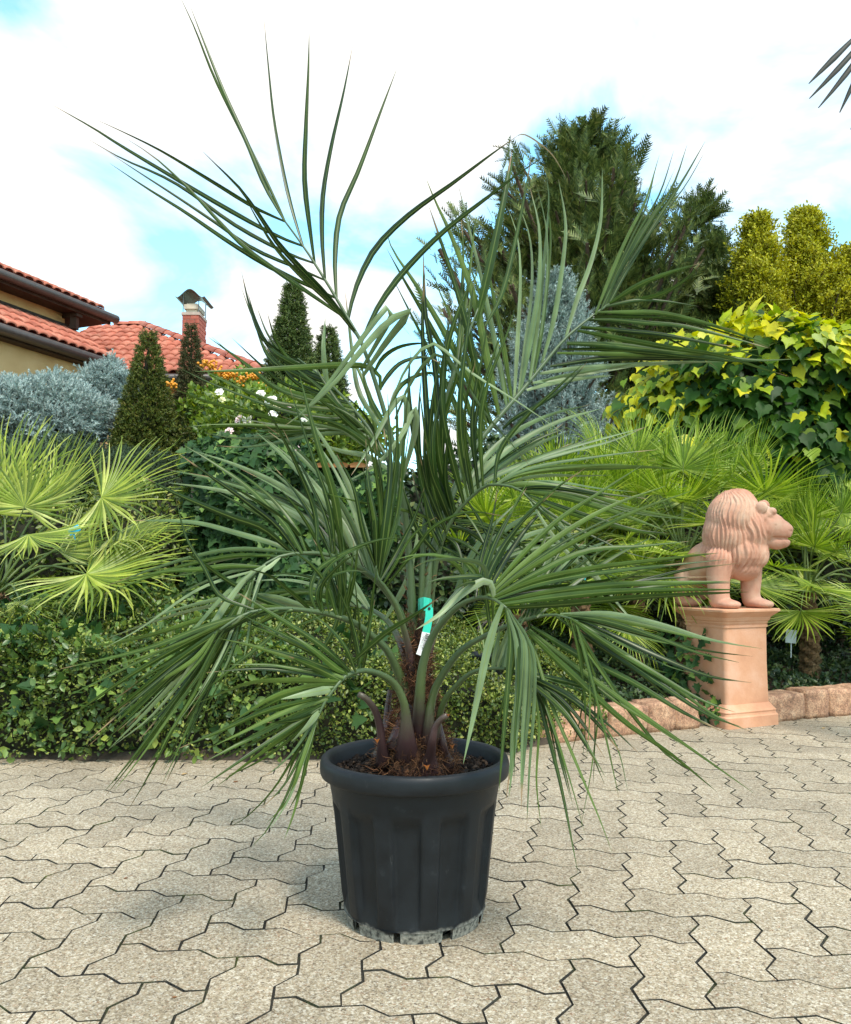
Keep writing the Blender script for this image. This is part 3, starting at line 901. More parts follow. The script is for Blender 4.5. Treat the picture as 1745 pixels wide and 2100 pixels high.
# potting soil: bumpy disc plus crumbs of bark
M_PEAT = noise_mat('potting_soil', [(.3, (.008, .006, .005)), (.6, (.022, .015, .011)), (.8, (.05, .034, .024))], scale=60, rough=.95, bump=.9, bscale=120)
V, F = [], []
nr_, na_ = 22, 72
for i in range(nr_):
    r = .186 * (i / (nr_ - 1)) + .0005
    for k in range(na_):
        a = 2 * math.pi * k / na_
        p = Vector((r * math.cos(a), r * math.sin(a), 0))
        z = .316 + .024 * math.exp(-(r / .09) ** 2) + .012 * mnoise.noise(p * 24) + .007 * mnoise.noise(p * 70)
        V.append((p.x, p.y, z))
for i in range(nr_ - 1):
    for k in range(na_):
        k2 = (k + 1) % na_
        F.append((i * na_ + k, (i + 1) * na_ + k, (i + 1) * na_ + k2, i * na_ + k2))
new_obj('soil_surface', py_mesh('soil_surface', V, F, True), M_PEAT, pot)
n = 1500
r = .184 * np.sqrt(rng.random(n)); a = rng.random(n) * 2 * np.pi
pos = np.stack([r * np.cos(a), r * np.sin(a), .319 + .022 * np.exp(-(r / .09) ** 2) + rng.random(n) * .006], 1)
cub = np.array([[-1, -.6, -.4], [1, -.5, -.5], [.8, .7, -.4], [-.9, .6, -.5], [-.6, -.5, .5], [.7, -.4, .4], [.5, .6, .5], [-.7, .4, .3]]) * .5
cf = [(0, 3, 2, 1), (4, 5, 6, 7), (0, 1, 5, 4), (1, 2, 6, 5), (2, 3, 7, 6), (3, 0, 4, 7)]
sizes = rng.gamma(2.2, .0028, n) + .002
M_CRUMB = leaf_mat('bark_crumbs', [(0, (.007, .005, .004)), (.6, (.02, .013, .009)), (.85, (.045, .028, .018)), (1, (.11, .07, .045))], rough=.9, spec=.2, trans=0)
tag(new_obj('soil_crumbs', scatter_mesh('soil_crumbs', cub, cf, pos, frames(unit(n), unit(n)), sizes), M_CRUMB, pot), kind='stuff')

# ================================================================== the jelly palm
SOIL = Vector((pot_c.x, pot_c.y, .33 * POT_S))
palm = thing('palm_tree', SOIL, 'feather palm with arching grey green fronds growing in the black pot', 'palm')
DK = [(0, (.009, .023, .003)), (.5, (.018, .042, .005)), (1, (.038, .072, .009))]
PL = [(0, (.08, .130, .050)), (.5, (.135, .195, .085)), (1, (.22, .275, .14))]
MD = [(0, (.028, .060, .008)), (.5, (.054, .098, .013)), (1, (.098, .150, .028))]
def leaflet_mat(name, stops, rough, spec, trans, island=False):
    """strap leaf: pale midrib, fine lengthwise ribs, some tips dried to straw"""
    m, N, L, b = nt(name)
    rn = N.new('ShaderNodeNewGeometry').outputs['Random Per Island'] if island else N.new('ShaderNodeObjectInfo').outputs['Random']
    r = ramp(N, stops); L.new(rn, r.inputs[0])
    ac = N.new('ShaderNodeAttribute'); ac.attribute_name = 'across'
    al = N.new('ShaderNodeAttribute'); al.attribute_name = 'tip'
    pos = N.new('ShaderNodeNewGeometry').outputs['Position']
    nz = N.new('ShaderNodeTexNoise'); nz.inputs['Scale'].default_value = 14; nz.inputs['Detail'].default_value = 5; L.new(pos, nz.inputs['Vector'])
    mr = N.new('ShaderNodeMapRange'); mr.inputs[1].default_value = .3; mr.inputs[2].default_value = .7; mr.inputs[3].default_value = .70; mr.inputs[4].default_value = 1.30
    L.new(nz.outputs['Fac'], mr.inputs[0])
    def mth(op, *v):
        n_ = N.new('ShaderNodeMath'); n_.operation = op
        for k, x in enumerate(v):
            if isinstance(x, (int, float)): n_.inputs[k].default_value = x
            else: L.new(x, n_.inputs[k])
        return n_.outputs[0]
    stripe = mth('MULTIPLY_ADD', mth('SINE', mth('MULTIPLY', ac.outputs['Fac'], 26.0)), .16, 1.0)
    hv = N.new('ShaderNodeHueSaturation'); L.new(r.outputs[0], hv.inputs['Color']); L.new(mth('MULTIPLY', mr.outputs[0], stripe), hv.inputs['Value'])
    rib = mth('SUBTRACT', 1.0, mth('MULTIPLY', mth('ABSOLUTE', ac.outputs['Fac']), 5.0)); rib = mth('MULTIPLY', mth('MAXIMUM', rib, 0.0), .75)
    mx = N.new('ShaderNodeMix'); mx.data_type = 'RGBA'; L.new(rib, mx.inputs[0]); L.new(hv.outputs[0], mx.inputs[6]); mx.inputs[7].default_value = (.17, .22, .05, 1)
    # dry tips: only on about half of the leaves
    th = mth('ADD', .84, mth('MULTIPLY', rn, .26))
    dry = mth('MINIMUM', mth('MAXIMUM', mth('MULTIPLY', mth('SUBTRACT', al.outputs['Fac'], th), 22.0), 0.0), 1.0)
    mx2 = N.new('ShaderNodeMix'); mx2.data_type = 'RGBA'; L.new(dry, mx2.inputs[0]); L.new(mx.outputs[2], mx2.inputs[6]); mx2.inputs[7].default_value = (.26, .17, .085, 1)
    L.new(mx2.outputs[2], b.inputs['Base Color'])
    b.inputs['Roughness'].default_value = rough; b.inputs['Specular IOR Level'].default_value = spec
    t = N.new('ShaderNodeBsdfTranslucent'); L.new(mx2.outputs[2], t.inputs[0])
    ms = N.new('ShaderNodeMixShader'); ms.inputs[0].default_value = trans
    L.new(b.outputs[0], ms.inputs[1]); L.new(t.outputs[0], ms.inputs[2]); L.new(ms.outputs[0], N['Material Output'].inputs[0])
    return m
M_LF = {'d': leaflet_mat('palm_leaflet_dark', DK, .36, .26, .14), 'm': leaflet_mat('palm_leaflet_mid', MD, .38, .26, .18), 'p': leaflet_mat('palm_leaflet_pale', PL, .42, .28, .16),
        'b': leaf_mat('palm_leaflet_dry', [(0, (.30, .22, .12)), (1, (.42, .33, .2))], rough=.7, spec=.2, trans=.2, per_object=True)}
def petiole_mat():
    m, N, L, b = nt('petiole_skin')
    at = N.new('ShaderNodeAttribute'); at.attribute_name = 'along'
    obj = N.new('ShaderNodeNewGeometry').outputs['Position']
    nz = N.new('ShaderNodeTexNoise'); nz.inputs['Scale'].default_value = 55; nz.inputs['Detail'].default_value = 7; L.new(obj, nz.inputs['Vector'])
    ad = N.new('ShaderNodeMath'); ad.operation = 'MULTIPLY_ADD'; L.new(nz.outputs['Fac'], ad.inputs[0]); ad.inputs[1].default_value = .10; L.new(at.outputs['Fac'], ad.inputs[2])
    r = ramp(N, [(.04, (.040, .018, .017)), (.20, (.062, .030, .031)), (.30, (.080, .062, .045)), (.42, (.070, .098, .030)), (.7, (.055, .088, .032)), (1, (.065, .10, .036))])
    L.new(ad.outputs[0], r.inputs[0]); L.new(r.outputs[0], b.inputs['Base Color'])
    b.inputs['Roughness'].default_value = .42; b.inputs['Specular IOR Level'].default_value = .45
    return m
M_PET = petiole_mat()
M_FIB = leaf_mat('rust_brown_fibre', [(0, (.028, .012, .007)), (.5, (.075, .030, .014)), (1, (.22, .105, .048))], rough=.8, spec=.2, trans=0)

def ribbon(path, wmax, roll, prof=None, fold=.28, n=None):
    """V-folded strap leaf along a 3D path; width tapers from narrow base to long thin tip"""
    n = len(path)
    V, F = [], []
    for i, p in enumerate(path):
        t = i / (n - 1)
        T = (path[min(i + 1, n - 1)] - path[max(i - 1, 0)]).normalized()
        view = (p - Vector((0, 0, CAM_H))).normalized()
        side = T.cross(view)
        side = side.normalized() if side.length > 1e-4 else Vector((1, 0, 0))
        nrm = side.cross(T).normalized()
        a = roll[0] + (roll[1] - roll[0]) * t
        S = side * math.cos(a) + nrm * math.sin(a)
        Nn = nrm * math.cos(a) - side * math.sin(a)
        w = wmax * .5 * min(1.0, .42 + 2.3 * t) * max(0.02, (1 - t ** 2.0)) ** .85
        V += [p - S * w + Nn * (w * fold), p - Nn * (w * fold * .5), p + S * w + Nn * (w * fold)]
    for i in range(n - 1):
        o = i * 3
        F += [(o, o + 3, o + 4, o + 1), (o + 1, o + 4, o + 5, o + 2)]
    return V, F
def leaf_attrs(me, count):
    a1 = me.attributes.new('across', 'FLOAT', 'POINT'); a2 = me.attributes.new('tip', 'FLOAT', 'POINT')
    a1.data.foreach_set('value', np.tile(np.array([-1, 0, 1], dtype=np.float32), 16 * count))
    a2.data.foreach_set('value', np.tile(np.repeat(np.linspace(0, 1, 16), 3), count).astype(np.float32))
nleaf = [0]
def leaflet_path(rach, pts, dd1, wobble=True):
    b = Vector((pts[0][0], pts[0][1]))
    dd0 = min(rach, key=lambda q: (q[0] - b.x) ** 2 + (q[1] - b.y) ** 2)[2]
    L_ = [0]
    for a, c in zip(pts[:-1], pts[1:]): L_.append(L_[-1] + math.hypot(c[0] - a[0], c[1] - a[1]))
    return catmull([P(x, y, D0 + dd0 + (dd1 - dd0) * l / L_[-1]) for (x, y), l in zip(pts, L_)], 16), dd0
def add_leaflet(frond, rach, pts, dd1, w, mk, roll=None):
    b = Vector((pts[0][0], pts[0][1]))
    dd0 = min(rach, key=lambda q: (q[0] - b.x) ** 2 + (q[1] - b.y) ** 2)[2]
    if dd1 is None: dd1 = dd0 + random.uniform(-.07, .07)
    L_ = [0]
    for a, c in zip(pts[:-1], pts[1:]): L_.append(L_[-1] + math.hypot(c[0] - a[0], c[1] - a[1]))
    w3 = []
    bow = random.uniform(-.03, .03)
    for (x, y), l in zip(pts, L_):
        t = l / L_[-1]
        w3.append(P(x, y, D0 + dd0 + (dd1 - dd0) * t + bow * math.sin(math.pi * t)))
    path = catmull(w3, 16)
    if roll is None:
        r0 = random.uniform(-.55, .55); roll = (r0, r0 + random.uniform(-.7, .7))
    V, F = ribbon(path, w * 1.0 * (D0 + dd0) / F_PX, roll)
    me = py_mesh('leaflet', [v - SOIL for v in V], F, True)
    leaf_attrs(me, 1)
    o = new_obj('leaflet', me, M_LF[mk], frond)
    nleaf[0] += 1
    return o
def add_frond(rach, r0, r1, base_flare=1.0, seg=10, n=26, purple=.40):
    path = catmull([P(x, y, D0 + d) for x, y, d in rach], n)
    rad = []
    for i in range(n):
        t = i / (n - 1)
        r = r1 + (r0 - r1) * (1 - t) ** 1.1
        r *= 1 + (base_flare - 1) * max(0, 1 - t / .30) ** 1.25
        rad.append(r)
    V, F = tube(path, rad, seg)
    me = py_mesh('frond', [v - SOIL for v in V], F, True)
    at = me.attributes.new('along', 'FLOAT', 'POINT')
    zs = [v.z for v in V]
    L_ = [0]
    for a, b in zip(path[:-1], path[1:]): L_.append(L_[-1] + (b - a).length)
    for i in range(n):
        for k in range(seg): at.data[i * seg + k].value = min(1.0, L_[i] / purple)
    return new_obj('frond', me, M_PET, palm)
FR = {}
FR['A'] = dict(flare=1.9, r=[(853, 1500, -.02), (850, 1395, 0), (846, 1300, .0), (843, 1200, 0), (834, 1080, .0), (815, 950, -.02), (788, 844, -.03), (760, 754, -.04), (737, 693, -.04), (712, 652, -.04), (690, 612, -.03), (667, 575, -.03), (645, 540, -.02), (622, 505, -.02), (585, 455, -.01)], R=(.0115, .0022), L=[
 ([(585, 455), (560, 400), (500, 280), (440, 160), (400, 60), (370, -5)], .03, 9, 'd'),
 ([(585, 455), (545, 385), (510, 300), (460, 190), (420, 90), (391, 15)], 0, 11, 'd'),
 ([(622, 505), (605, 450), (585, 370), (563, 250), (552, 150), (541, 35)], .05, 10, 'd'),
 ([(645, 540), (635, 470), (624, 370), (627, 260), (632, 150), (634, 68)], .05, 13, 'd'),
 ([(667, 575), (661, 490), (663, 400), (680, 300), (705, 190), (723, 95)], .06, 13, 'd'),
 ([(690, 612), (687, 530), (697, 440), (735, 350), (780, 230), (813, 143)], .08, 13, 'd'),
 ([(714, 655), (730, 590), (770, 510), (840, 440), (930, 375), (1010, 315), (1062, 278)], .1, 15, 'd'),
 ([(1062, 278), (1075, 276), (1100, 290), (1130, 315), (1150, 345), (1165, 375)], .06, 4, 'b'),
 ([(742, 700), (775, 630), (830, 555), (910, 475), (1000, 405), (1065, 355), (1118, 320)], .05, 15, 'd'),
 ([(585, 455), (520, 425), (430, 370), (330, 310), (250, 270), (196, 245)], .02, 10, 'd'),
 ([(622, 505), (560, 480), (460, 425), (350, 360), (250, 300), (190, 262), (107, 215)], 0, 11, 'd'),
 ([(645, 540), (580, 515), (480, 460), (390, 395), (330, 360), (250, 325), (180, 285)], -.03, 10, 'd'),
 ([(667, 575), (610, 550), (520, 510), (440, 455), (350, 395), (280, 350), (216, 308)], -.05, 9, 'd'),
 ([(690, 612), (620, 580), (540, 540), (460, 490), (380, 435), (300, 385), (225, 335)], -.05, 11, 'd'),
 ([(712, 655), (640, 605), (560, 550), (500, 505), (450, 455), (390, 390), (320, 325), (260, 285)], -.12, 11, 'm'),
 ([(738, 695), (680, 620), (620, 555), (570, 500), (530, 440), (490, 385), (450, 345), (416, 311)], -.14, 15, 'd'),
 ([(725, 675), (670, 615), (615, 565), (565, 510), (530, 455), (500, 400)], -.16, 14, 'd'),
 ([(745, 770), (790, 705), (830, 655), (845, 643), (830, 640), (790, 665), (740, 720), (690, 780), (640, 830), (590, 870)], -.14, 17, 'p'),
 ([(740, 760), (775, 700), (805, 645), (798, 628), (775, 650), (730, 710), (670, 790), (620, 845), (585, 872)], -.12, 14, 'p'),
 ([(780, 800), (778, 770), (755, 752), (700, 749), (600, 754), (500, 759), (400, 762)], -.16, 14, 'm'),
 ([(775, 805), (795, 770), (825, 742), (870, 732), (905, 745)], -.02, 12, 'd'),
 ([(765, 770), (785, 735), (820, 712), (868, 705), (890, 718)], .02, 12, 'd'),
 ([(795, 850), (815, 800), (845, 775), (885, 765), (930, 790)], .02, 12, 'd'),
 ([(800, 830), (830, 760), (868, 712), (897, 707), (967, 764), (1056, 820), (1160, 891)], -.10, 8, 'p'),
 ([(810, 860), (840, 790), (880, 737), (915, 733), (995, 848), (1056, 919), (1089, 959)], -.10, 9, 'p'),
 ([(812, 960), (835, 860), (828, 812), (800, 840), (765, 905), (720, 975)], -.14, 15, 'p'),
 ([(826, 980), (852, 880), (850, 838), (825, 890), (775, 950), (705, 992)], -.12, 14, 'p'),
 ([(805, 900), (770, 860), (735, 800), (722, 720), (708, 600)], .1, 12, 'p'),
 ([(800, 890), (765, 830), (750, 790), (740, 740)], .1, 12, 'd'),
])
FR['B'] = dict(flare=1.9, r=[(868, 1490, -.03), (868, 1395, 0), (869, 1300, 0), (874, 1220, 0), (890, 1120, .02), (930, 1008, .05), (967, 928, .08), (1005, 877, .10), (1070, 801, .14), (1120, 740, .17), (1160, 693, .19), (1204, 656, .21), (1249, 623, .23)], R=(.0125, .0026), L=[
 ([(1249, 623), (1290, 545), (1345, 455), (1400, 370), (1446, 290)], .28, 10, 'd'),
 ([(1240, 630), (1270, 560), (1327, 465), (1380, 380), (1409, 297)], .30, 10, 'd'),
 ([(1221, 645), (1255, 560), (1290, 480), (1325, 410), (1352, 318)], .30, 11, 'm'),
 ([(1159, 695), (1182, 616), (1212, 536), (1232, 448), (1235, 344)], .25, 12, 'p'),
 ([(1111, 745), (1137, 647), (1157, 514), (1159, 448), (1145, 368)], .22, 12, 'p'),
 ([(1086, 779), (1098, 691), (1115, 536), (1125, 404), (1116, 340)], .2, 12, 'p'),
 ([(1068, 800), (1089, 691), (1106, 580), (1106, 470), (1087, 386)], .18, 13, 'p'),
 ([(1055, 815), (1064, 669), (1068, 558), (1060, 479), (1039, 421)], .16, 12, 'p'),
 ([(1249, 623), (1310, 585), (1370, 560), (1435, 540)], .18, 13, 'm'),
 ([(1240, 630), (1300, 618), (1360, 602), (1410, 570), (1442, 532)], .15, 12, 'm'),
 ([(1226, 640), (1290, 640), (1358, 642), (1451, 664), (1530, 690), (1577, 706)], .12, 11, 'm'),
 ([(1206, 656), (1260, 656), (1327, 662), (1400, 668), (1490, 690), (1577, 714)], .1, 11, 'm'),
 ([(1184, 678), (1283, 697), (1371, 713), (1480, 730), (1560, 755), (1617, 772)], .05, 13, 'm'),
 ([(1162, 704), (1230, 706), (1283, 711), (1416, 724), (1548, 738), (1630, 736)], .05, 17, 'd'),
 ([(1142, 724), (1261, 726), (1376, 728), (1480, 724), (1582, 713)], .08, 10, 'm'),
 ([(1128, 751), (1239, 735), (1371, 735), (1460, 735), (1520, 733)], .12, 14, 'd'),
 ([(1106, 766), (1180, 755), (1239, 752), (1371, 744), (1480, 742)], .14, 13, 'p'),
 ([(1093, 785), (1150, 775), (1230, 762), (1300, 752)], .2, 12, 'p'),
 ([(1080, 800), (1130, 785), (1200, 775), (1260, 770)], .2, 12, 'p'),
 ([(1030, 880), (1058, 855), (1128, 815), (1170, 780), (1204, 742)], -.05, 12, 'd'),
 ([(1023, 850), (1000, 740), (972, 609), (925, 482), (892, 411), (875, 369)], .06, 17, 'm'),
 ([(1005, 870), (975, 750), (948, 632), (901, 486), (880, 425)], .05, 16, 'm'),
 ([(995, 890), (967, 790), (911, 680), (854, 585), (807, 515), (793, 477)], .06, 16, 'm'),
 ([(985, 905), (939, 780), (878, 660), (826, 570), (793, 510)], .05, 14, 'm'),
 ([(970, 925), (920, 800), (870, 700), (835, 630), (805, 570)], .12, 13, 'm'),
 ([(1040, 840), (1015, 700), (985, 560), (960, 460), (940, 380)], .2, 12, 'p'),
 ([(1050, 825), (1030, 700), (1010, 600), (990, 500)], .22, 12, 'm'),
 ([(935, 1040), (990, 965), (1060, 908), (1150, 862), (1233, 838)], .22, 17, 'p'),
 ([(940, 1045), (1000, 980), (1080, 922), (1170, 882)], .2, 17, 'p'),
 ([(930, 1055), (975, 1000), (1050, 960), (1150, 930), (1250, 905), (1325, 875)], .18, 13, 'p'),
 ([(940, 1030), (985, 950), (1050, 890), (1130, 850), (1210, 830)], .25, 15, 'p'),
])
FR['C'] = dict(r=[(862, 1390, .01), (864, 1250, .0), (868, 1120, 0), (880, 1000, .0), (905, 850, .01), (940, 740, .02), (985, 620, .05)], R=(.009, .002), L=[
 ([(985, 645), (1008, 540), (1038, 400), (1058, 292)], .08, 17, 'd'),
 ([(976, 660), (1000, 560), (1028, 430), (1050, 310)], .07, 17, 'm'),
 ([(995, 668), (1030, 600), (1062, 470), (1090, 322)], .1, 11, 'm'),
 ([(900, 860), (890, 740), (872, 640), (868, 515)], .02, 14, 'd'),
 ([(885, 960), (872, 800), (866, 650), (872, 560)], -.04, 14, 'd'),
 ([(905, 860), (912, 740), (935, 650), (967, 571)], -.05, 15, 'd'),
 ([(905, 1000), (908, 870), (912, 726), (925, 640)], -.08, 14, 'd'),
 ([(895, 1040), (880, 920), (890, 800), (905, 730)], -.08, 16, 'd'),
 ([(885, 1080), (862, 960), (858, 850), (865, 760)], -.07, 13, 'd'),
 ([(935, 760), (945, 640), (950, 520), (945, 440)], .1, 10, 'm'),
 ([(930, 780), (950, 660), (965, 540), (975, 440)], .12, 10, 'm'),
 ([(900, 880), (925, 780), (945, 690), (980, 600)], .1, 13, 'm'),
 ([(890, 980), (912, 860), (940, 760), (950, 660)], -.06, 13, 'd'),
 ([(880, 1010), (850, 900), (838, 800), (842, 720)], .03, 13, 'd'),
])
FR['D'] = dict(flare=2.0, r=[(836, 1520, -.07), (846, 1440, -.045), (848, 1395, -.02), (842, 1340, -.02), (832, 1290, -.03), (811, 1239, -.05), (774, 1192, -.08), (736, 1164, -.10), (698, 1145, -.12), (656, 1135, -.15), (609, 1135, -.18), (571, 1142, -.2), (534, 1164, -.22), (506, 1192, -.24)], R=(.013, .0022), L=[
 ([(774, 1192), (750, 1100), (720, 1010), (680, 930), (640, 870), (600, 830)], .02, 16, 'p'),
 ([(760, 1180), (720, 1080), (670, 995), (610, 930), (550, 885)], .02, 15, 'p'),
 ([(740, 1166), (700, 1080), (640, 1000), (580, 935), (525, 886)], .0, 16, 'p'),
 ([(720, 1155), (660, 1065), (581, 1000), (487, 955), (402, 926)], -.02, 16, 'p'),
 ([(700, 1145), (640, 1080), (560, 1035), (450, 1005), (346, 990)], -.05, 15, 'p'),
 ([(610, 1135), (562, 1115), (487, 1093), (393, 1070), (266, 1067)], -.15, 13, 'p'),
 ([(700, 1145), (694, 1070), (680, 1000), (650, 905), (614, 769)], -.16, 18, 'd'),
 ([(650, 1135), (645, 1051), (610, 960), (570, 880), (529, 806)], -.2, 13, 'd'),
 ([(620, 1135), (580, 1070), (510, 1000), (440, 950), (379, 914)], -.22, 15, 'd'),
 ([(600, 1135), (540, 1085), (473, 1060), (366, 1015), (295, 978)], -.25, 16, 'd'),
 ([(640, 1135), (590, 1075), (530, 1030), (460, 990)], -.22, 13, 'd'),
 ([(680, 1140), (640, 1060), (600, 1000), (560, 955)], -.16, 14, 'd'),
 ([(720, 1156), (690, 1080), (665, 1010), (650, 960)], -.1, 13, 'd'),
 ([(540, 1163), (470, 1160), (411, 1167), (330, 1173), (222, 1200)], -.25, 11, 'm'),
 ([(609, 1134), (493, 1126), (403, 1140), (320, 1165), (226, 1198)], -.2, 10, 'p'),
 ([(539, 1165), (411, 1206), (288, 1288), (206, 1333)], -.28, 7, 'p'),
 ([(545, 1160), (505, 1185), (450, 1260), (390, 1360), (300, 1460), (222, 1537)], -.32, 14, 'p'),
 ([(520, 1190), (480, 1250), (430, 1350), (360, 1450), (290, 1540), (210, 1640)], -.30, 13, 'm'),
 ([(510, 1200), (470, 1290), (420, 1380), (370, 1470), (300, 1600), (258, 1668)], -.28, 15, 'm'),
 ([(505, 1200), (480, 1290), (440, 1390), (390, 1490), (331, 1588)], -.26, 8, 'd'),
 ([(515, 1195), (490, 1280), (470, 1360), (420, 1460), (360, 1590)], -.3, 6, 'm'),
 ([(520, 1190), (500, 1260), (470, 1350), (440, 1410)], -.3, 9, 'p'),
 ([(575, 1142), (555, 1160), (540, 1170), (530, 1190), (516, 1235)], -.28, 10, 'p'),
 ([(530, 1170), (470, 1230), (400, 1330), (330, 1420), (240, 1500)], -.22, 11, 'p'),
])
FR['E'] = dict(flare=2.2, r=[(812, 1540, -.075), (828, 1490, -.06), (836, 1440, -.045), (821, 1390, -.05), (795, 1335, -.08), (769, 1309, -.10), (722, 1275, -.14), (680, 1261, -.17), (651, 1255, -.2), (590, 1248, -.24), (525, 1253, -.28), (487, 1267, -.30), (440, 1300, -.32)], R=(.0125, .0022), L=[
 ([(590, 1248), (520, 1245), (430, 1265), (300, 1305), (152, 1333)], -.3, 14, 'm'),
 ([(600, 1250), (520, 1258), (420, 1285), (300, 1330), (123, 1372)], -.32, 14, 'm'),
 ([(560, 1250), (480, 1275), (380, 1320), (260, 1390), (125, 1483)], -.36, 14, 'd'),
 ([(540, 1252), (460, 1290), (370, 1350), (270, 1430), (150, 1529)], -.38, 14, 'd'),
 ([(525, 1253), (430, 1310), (340, 1390), (240, 1480), (180, 1530)], -.4, 12, 'm'),
 ([(500, 1262), (420, 1330), (370, 1400), (310, 1470), (225, 1535)], -.4, 13, 'p'),
 ([(700, 1267), (600, 1240), (500, 1235), (400, 1250), (300, 1280), (205, 1315)], -.1, 12, 'p'),
 ([(660, 1256), (560, 1225), (470, 1225), (380, 1245), (300, 1270)], -.15, 13, 'p'),
 ([(480, 1270), (440, 1330), (400, 1420), (350, 1500), (320, 1560)], -.36, 9, 'm'),
 ([(450, 1290), (410, 1360), (350, 1440), (280, 1500)], -.36, 9, 'd'),
 ([(440, 1300), (400, 1350), (340, 1390), (260, 1440)], -.34, 10, 'm'),
 ([(600, 1250), (540, 1230), (473, 1195), (411, 1152), (349, 1111)], -.3, 13, 'd'),
 ([(520, 1250), (452, 1222), (419, 1165), (382, 1103), (361, 1025)], -.3, 10, 'd'),
 ([(648, 1252), (636, 1215), (650, 1170), (700, 1137), (765, 1110), (830, 1100)], -.24, 12, 'd'),
 ([(662, 1256), (652, 1205), (675, 1160), (720, 1130), (760, 1120)], -.22, 12, 'd'),
 ([(695, 1262), (685, 1210), (665, 1150), (640, 1090)], -.2, 10, 'd'),
 ([(700, 1263), (705, 1200), (700, 1120), (690, 1060)], -.2, 10, 'd'),
 ([(705, 1265), (725, 1190), (735, 1110)], -.18, 10, 'd'),
 ([(690, 1262), (670, 1200), (640, 1160), (600, 1130)], -.22, 11, 'd'),
 ([(640, 1254), (590, 1210), (550, 1180), (500, 1165)], -.26, 12, 'd'),
 ([(736, 1370), (725, 1300), (712, 1240), (698, 1147)], -.2, 9, 'd'),
 ([(745, 1370), (755, 1300), (764, 1220), (775, 1150)], -.2, 10, 'd'),
 ([(590, 1248), (560, 1300), (500, 1350), (440, 1400), (395, 1440)], -.3, 9, 'm'),
])
FR['F'] = dict(r=[(835, 1552, -.075), (834, 1520, -.105), (833, 1480, -.125), (828, 1440, -.14), (811, 1405, -.15), (783, 1384, -.18), (750, 1375, -.21), (717, 1382, -.24), (695, 1400, -.26), (666, 1440, -.28), (648, 1480, -.29)], R=(.0125, .002), flare=2.5, L=[
 ([(717, 1382), (690, 1370), (640, 1330), (588, 1296)], -.3, 15, 'm'),
 ([(720, 1380), (690, 1350), (640, 1310), (560, 1260), (487, 1215)], -.3, 13, 'm'),
 ([(705, 1390), (660, 1370), (600, 1350), (520, 1325), (448, 1309)], -.32, 11, 'm'),
 ([(700, 1396), (660, 1375), (592, 1346)], -.33, 17, 'm'),
 ([(697, 1398), (600, 1396), (520, 1400), (460, 1420), (399, 1444)], -.34, 15, 'm'),
 ([(690, 1410), (640, 1420), (576, 1434)], -.33, 18, 'p'),
 ([(675, 1430), (620, 1440), (540, 1460), (450, 1500), (366, 1535)], -.34, 13, 'm'),
 ([(668, 1440), (600, 1470), (520, 1510), (424, 1560)], -.35, 14, 'm'),
 ([(662, 1450), (600, 1500), (530, 1550), (444, 1613)], -.36, 15, 'm'),
 ([(658, 1455), (630, 1490), (596, 1523)], -.34, 14, 'p'),
 ([(655, 1460), (610, 1540), (560, 1620), (500, 1680), (455, 1700)], -.34, 8, 'm'),
 ([(650, 1470), (620, 1560), (590, 1640), (545, 1690)], -.34, 9, 'm'),
 ([(648, 1478), (630, 1560), (605, 1660), (583, 1722)], -.34, 11, 'm'),
 ([(720, 1360), (790, 1300), (850, 1262), (905, 1222)], -.3, 14, 'm'),
 ([(740, 1376), (735, 1330), (720, 1270), (690, 1200)], -.26, 10, 'd'),
 ([(730, 1378), (710, 1330), (680, 1290), (630, 1250)], -.28, 12, 'd'),
])
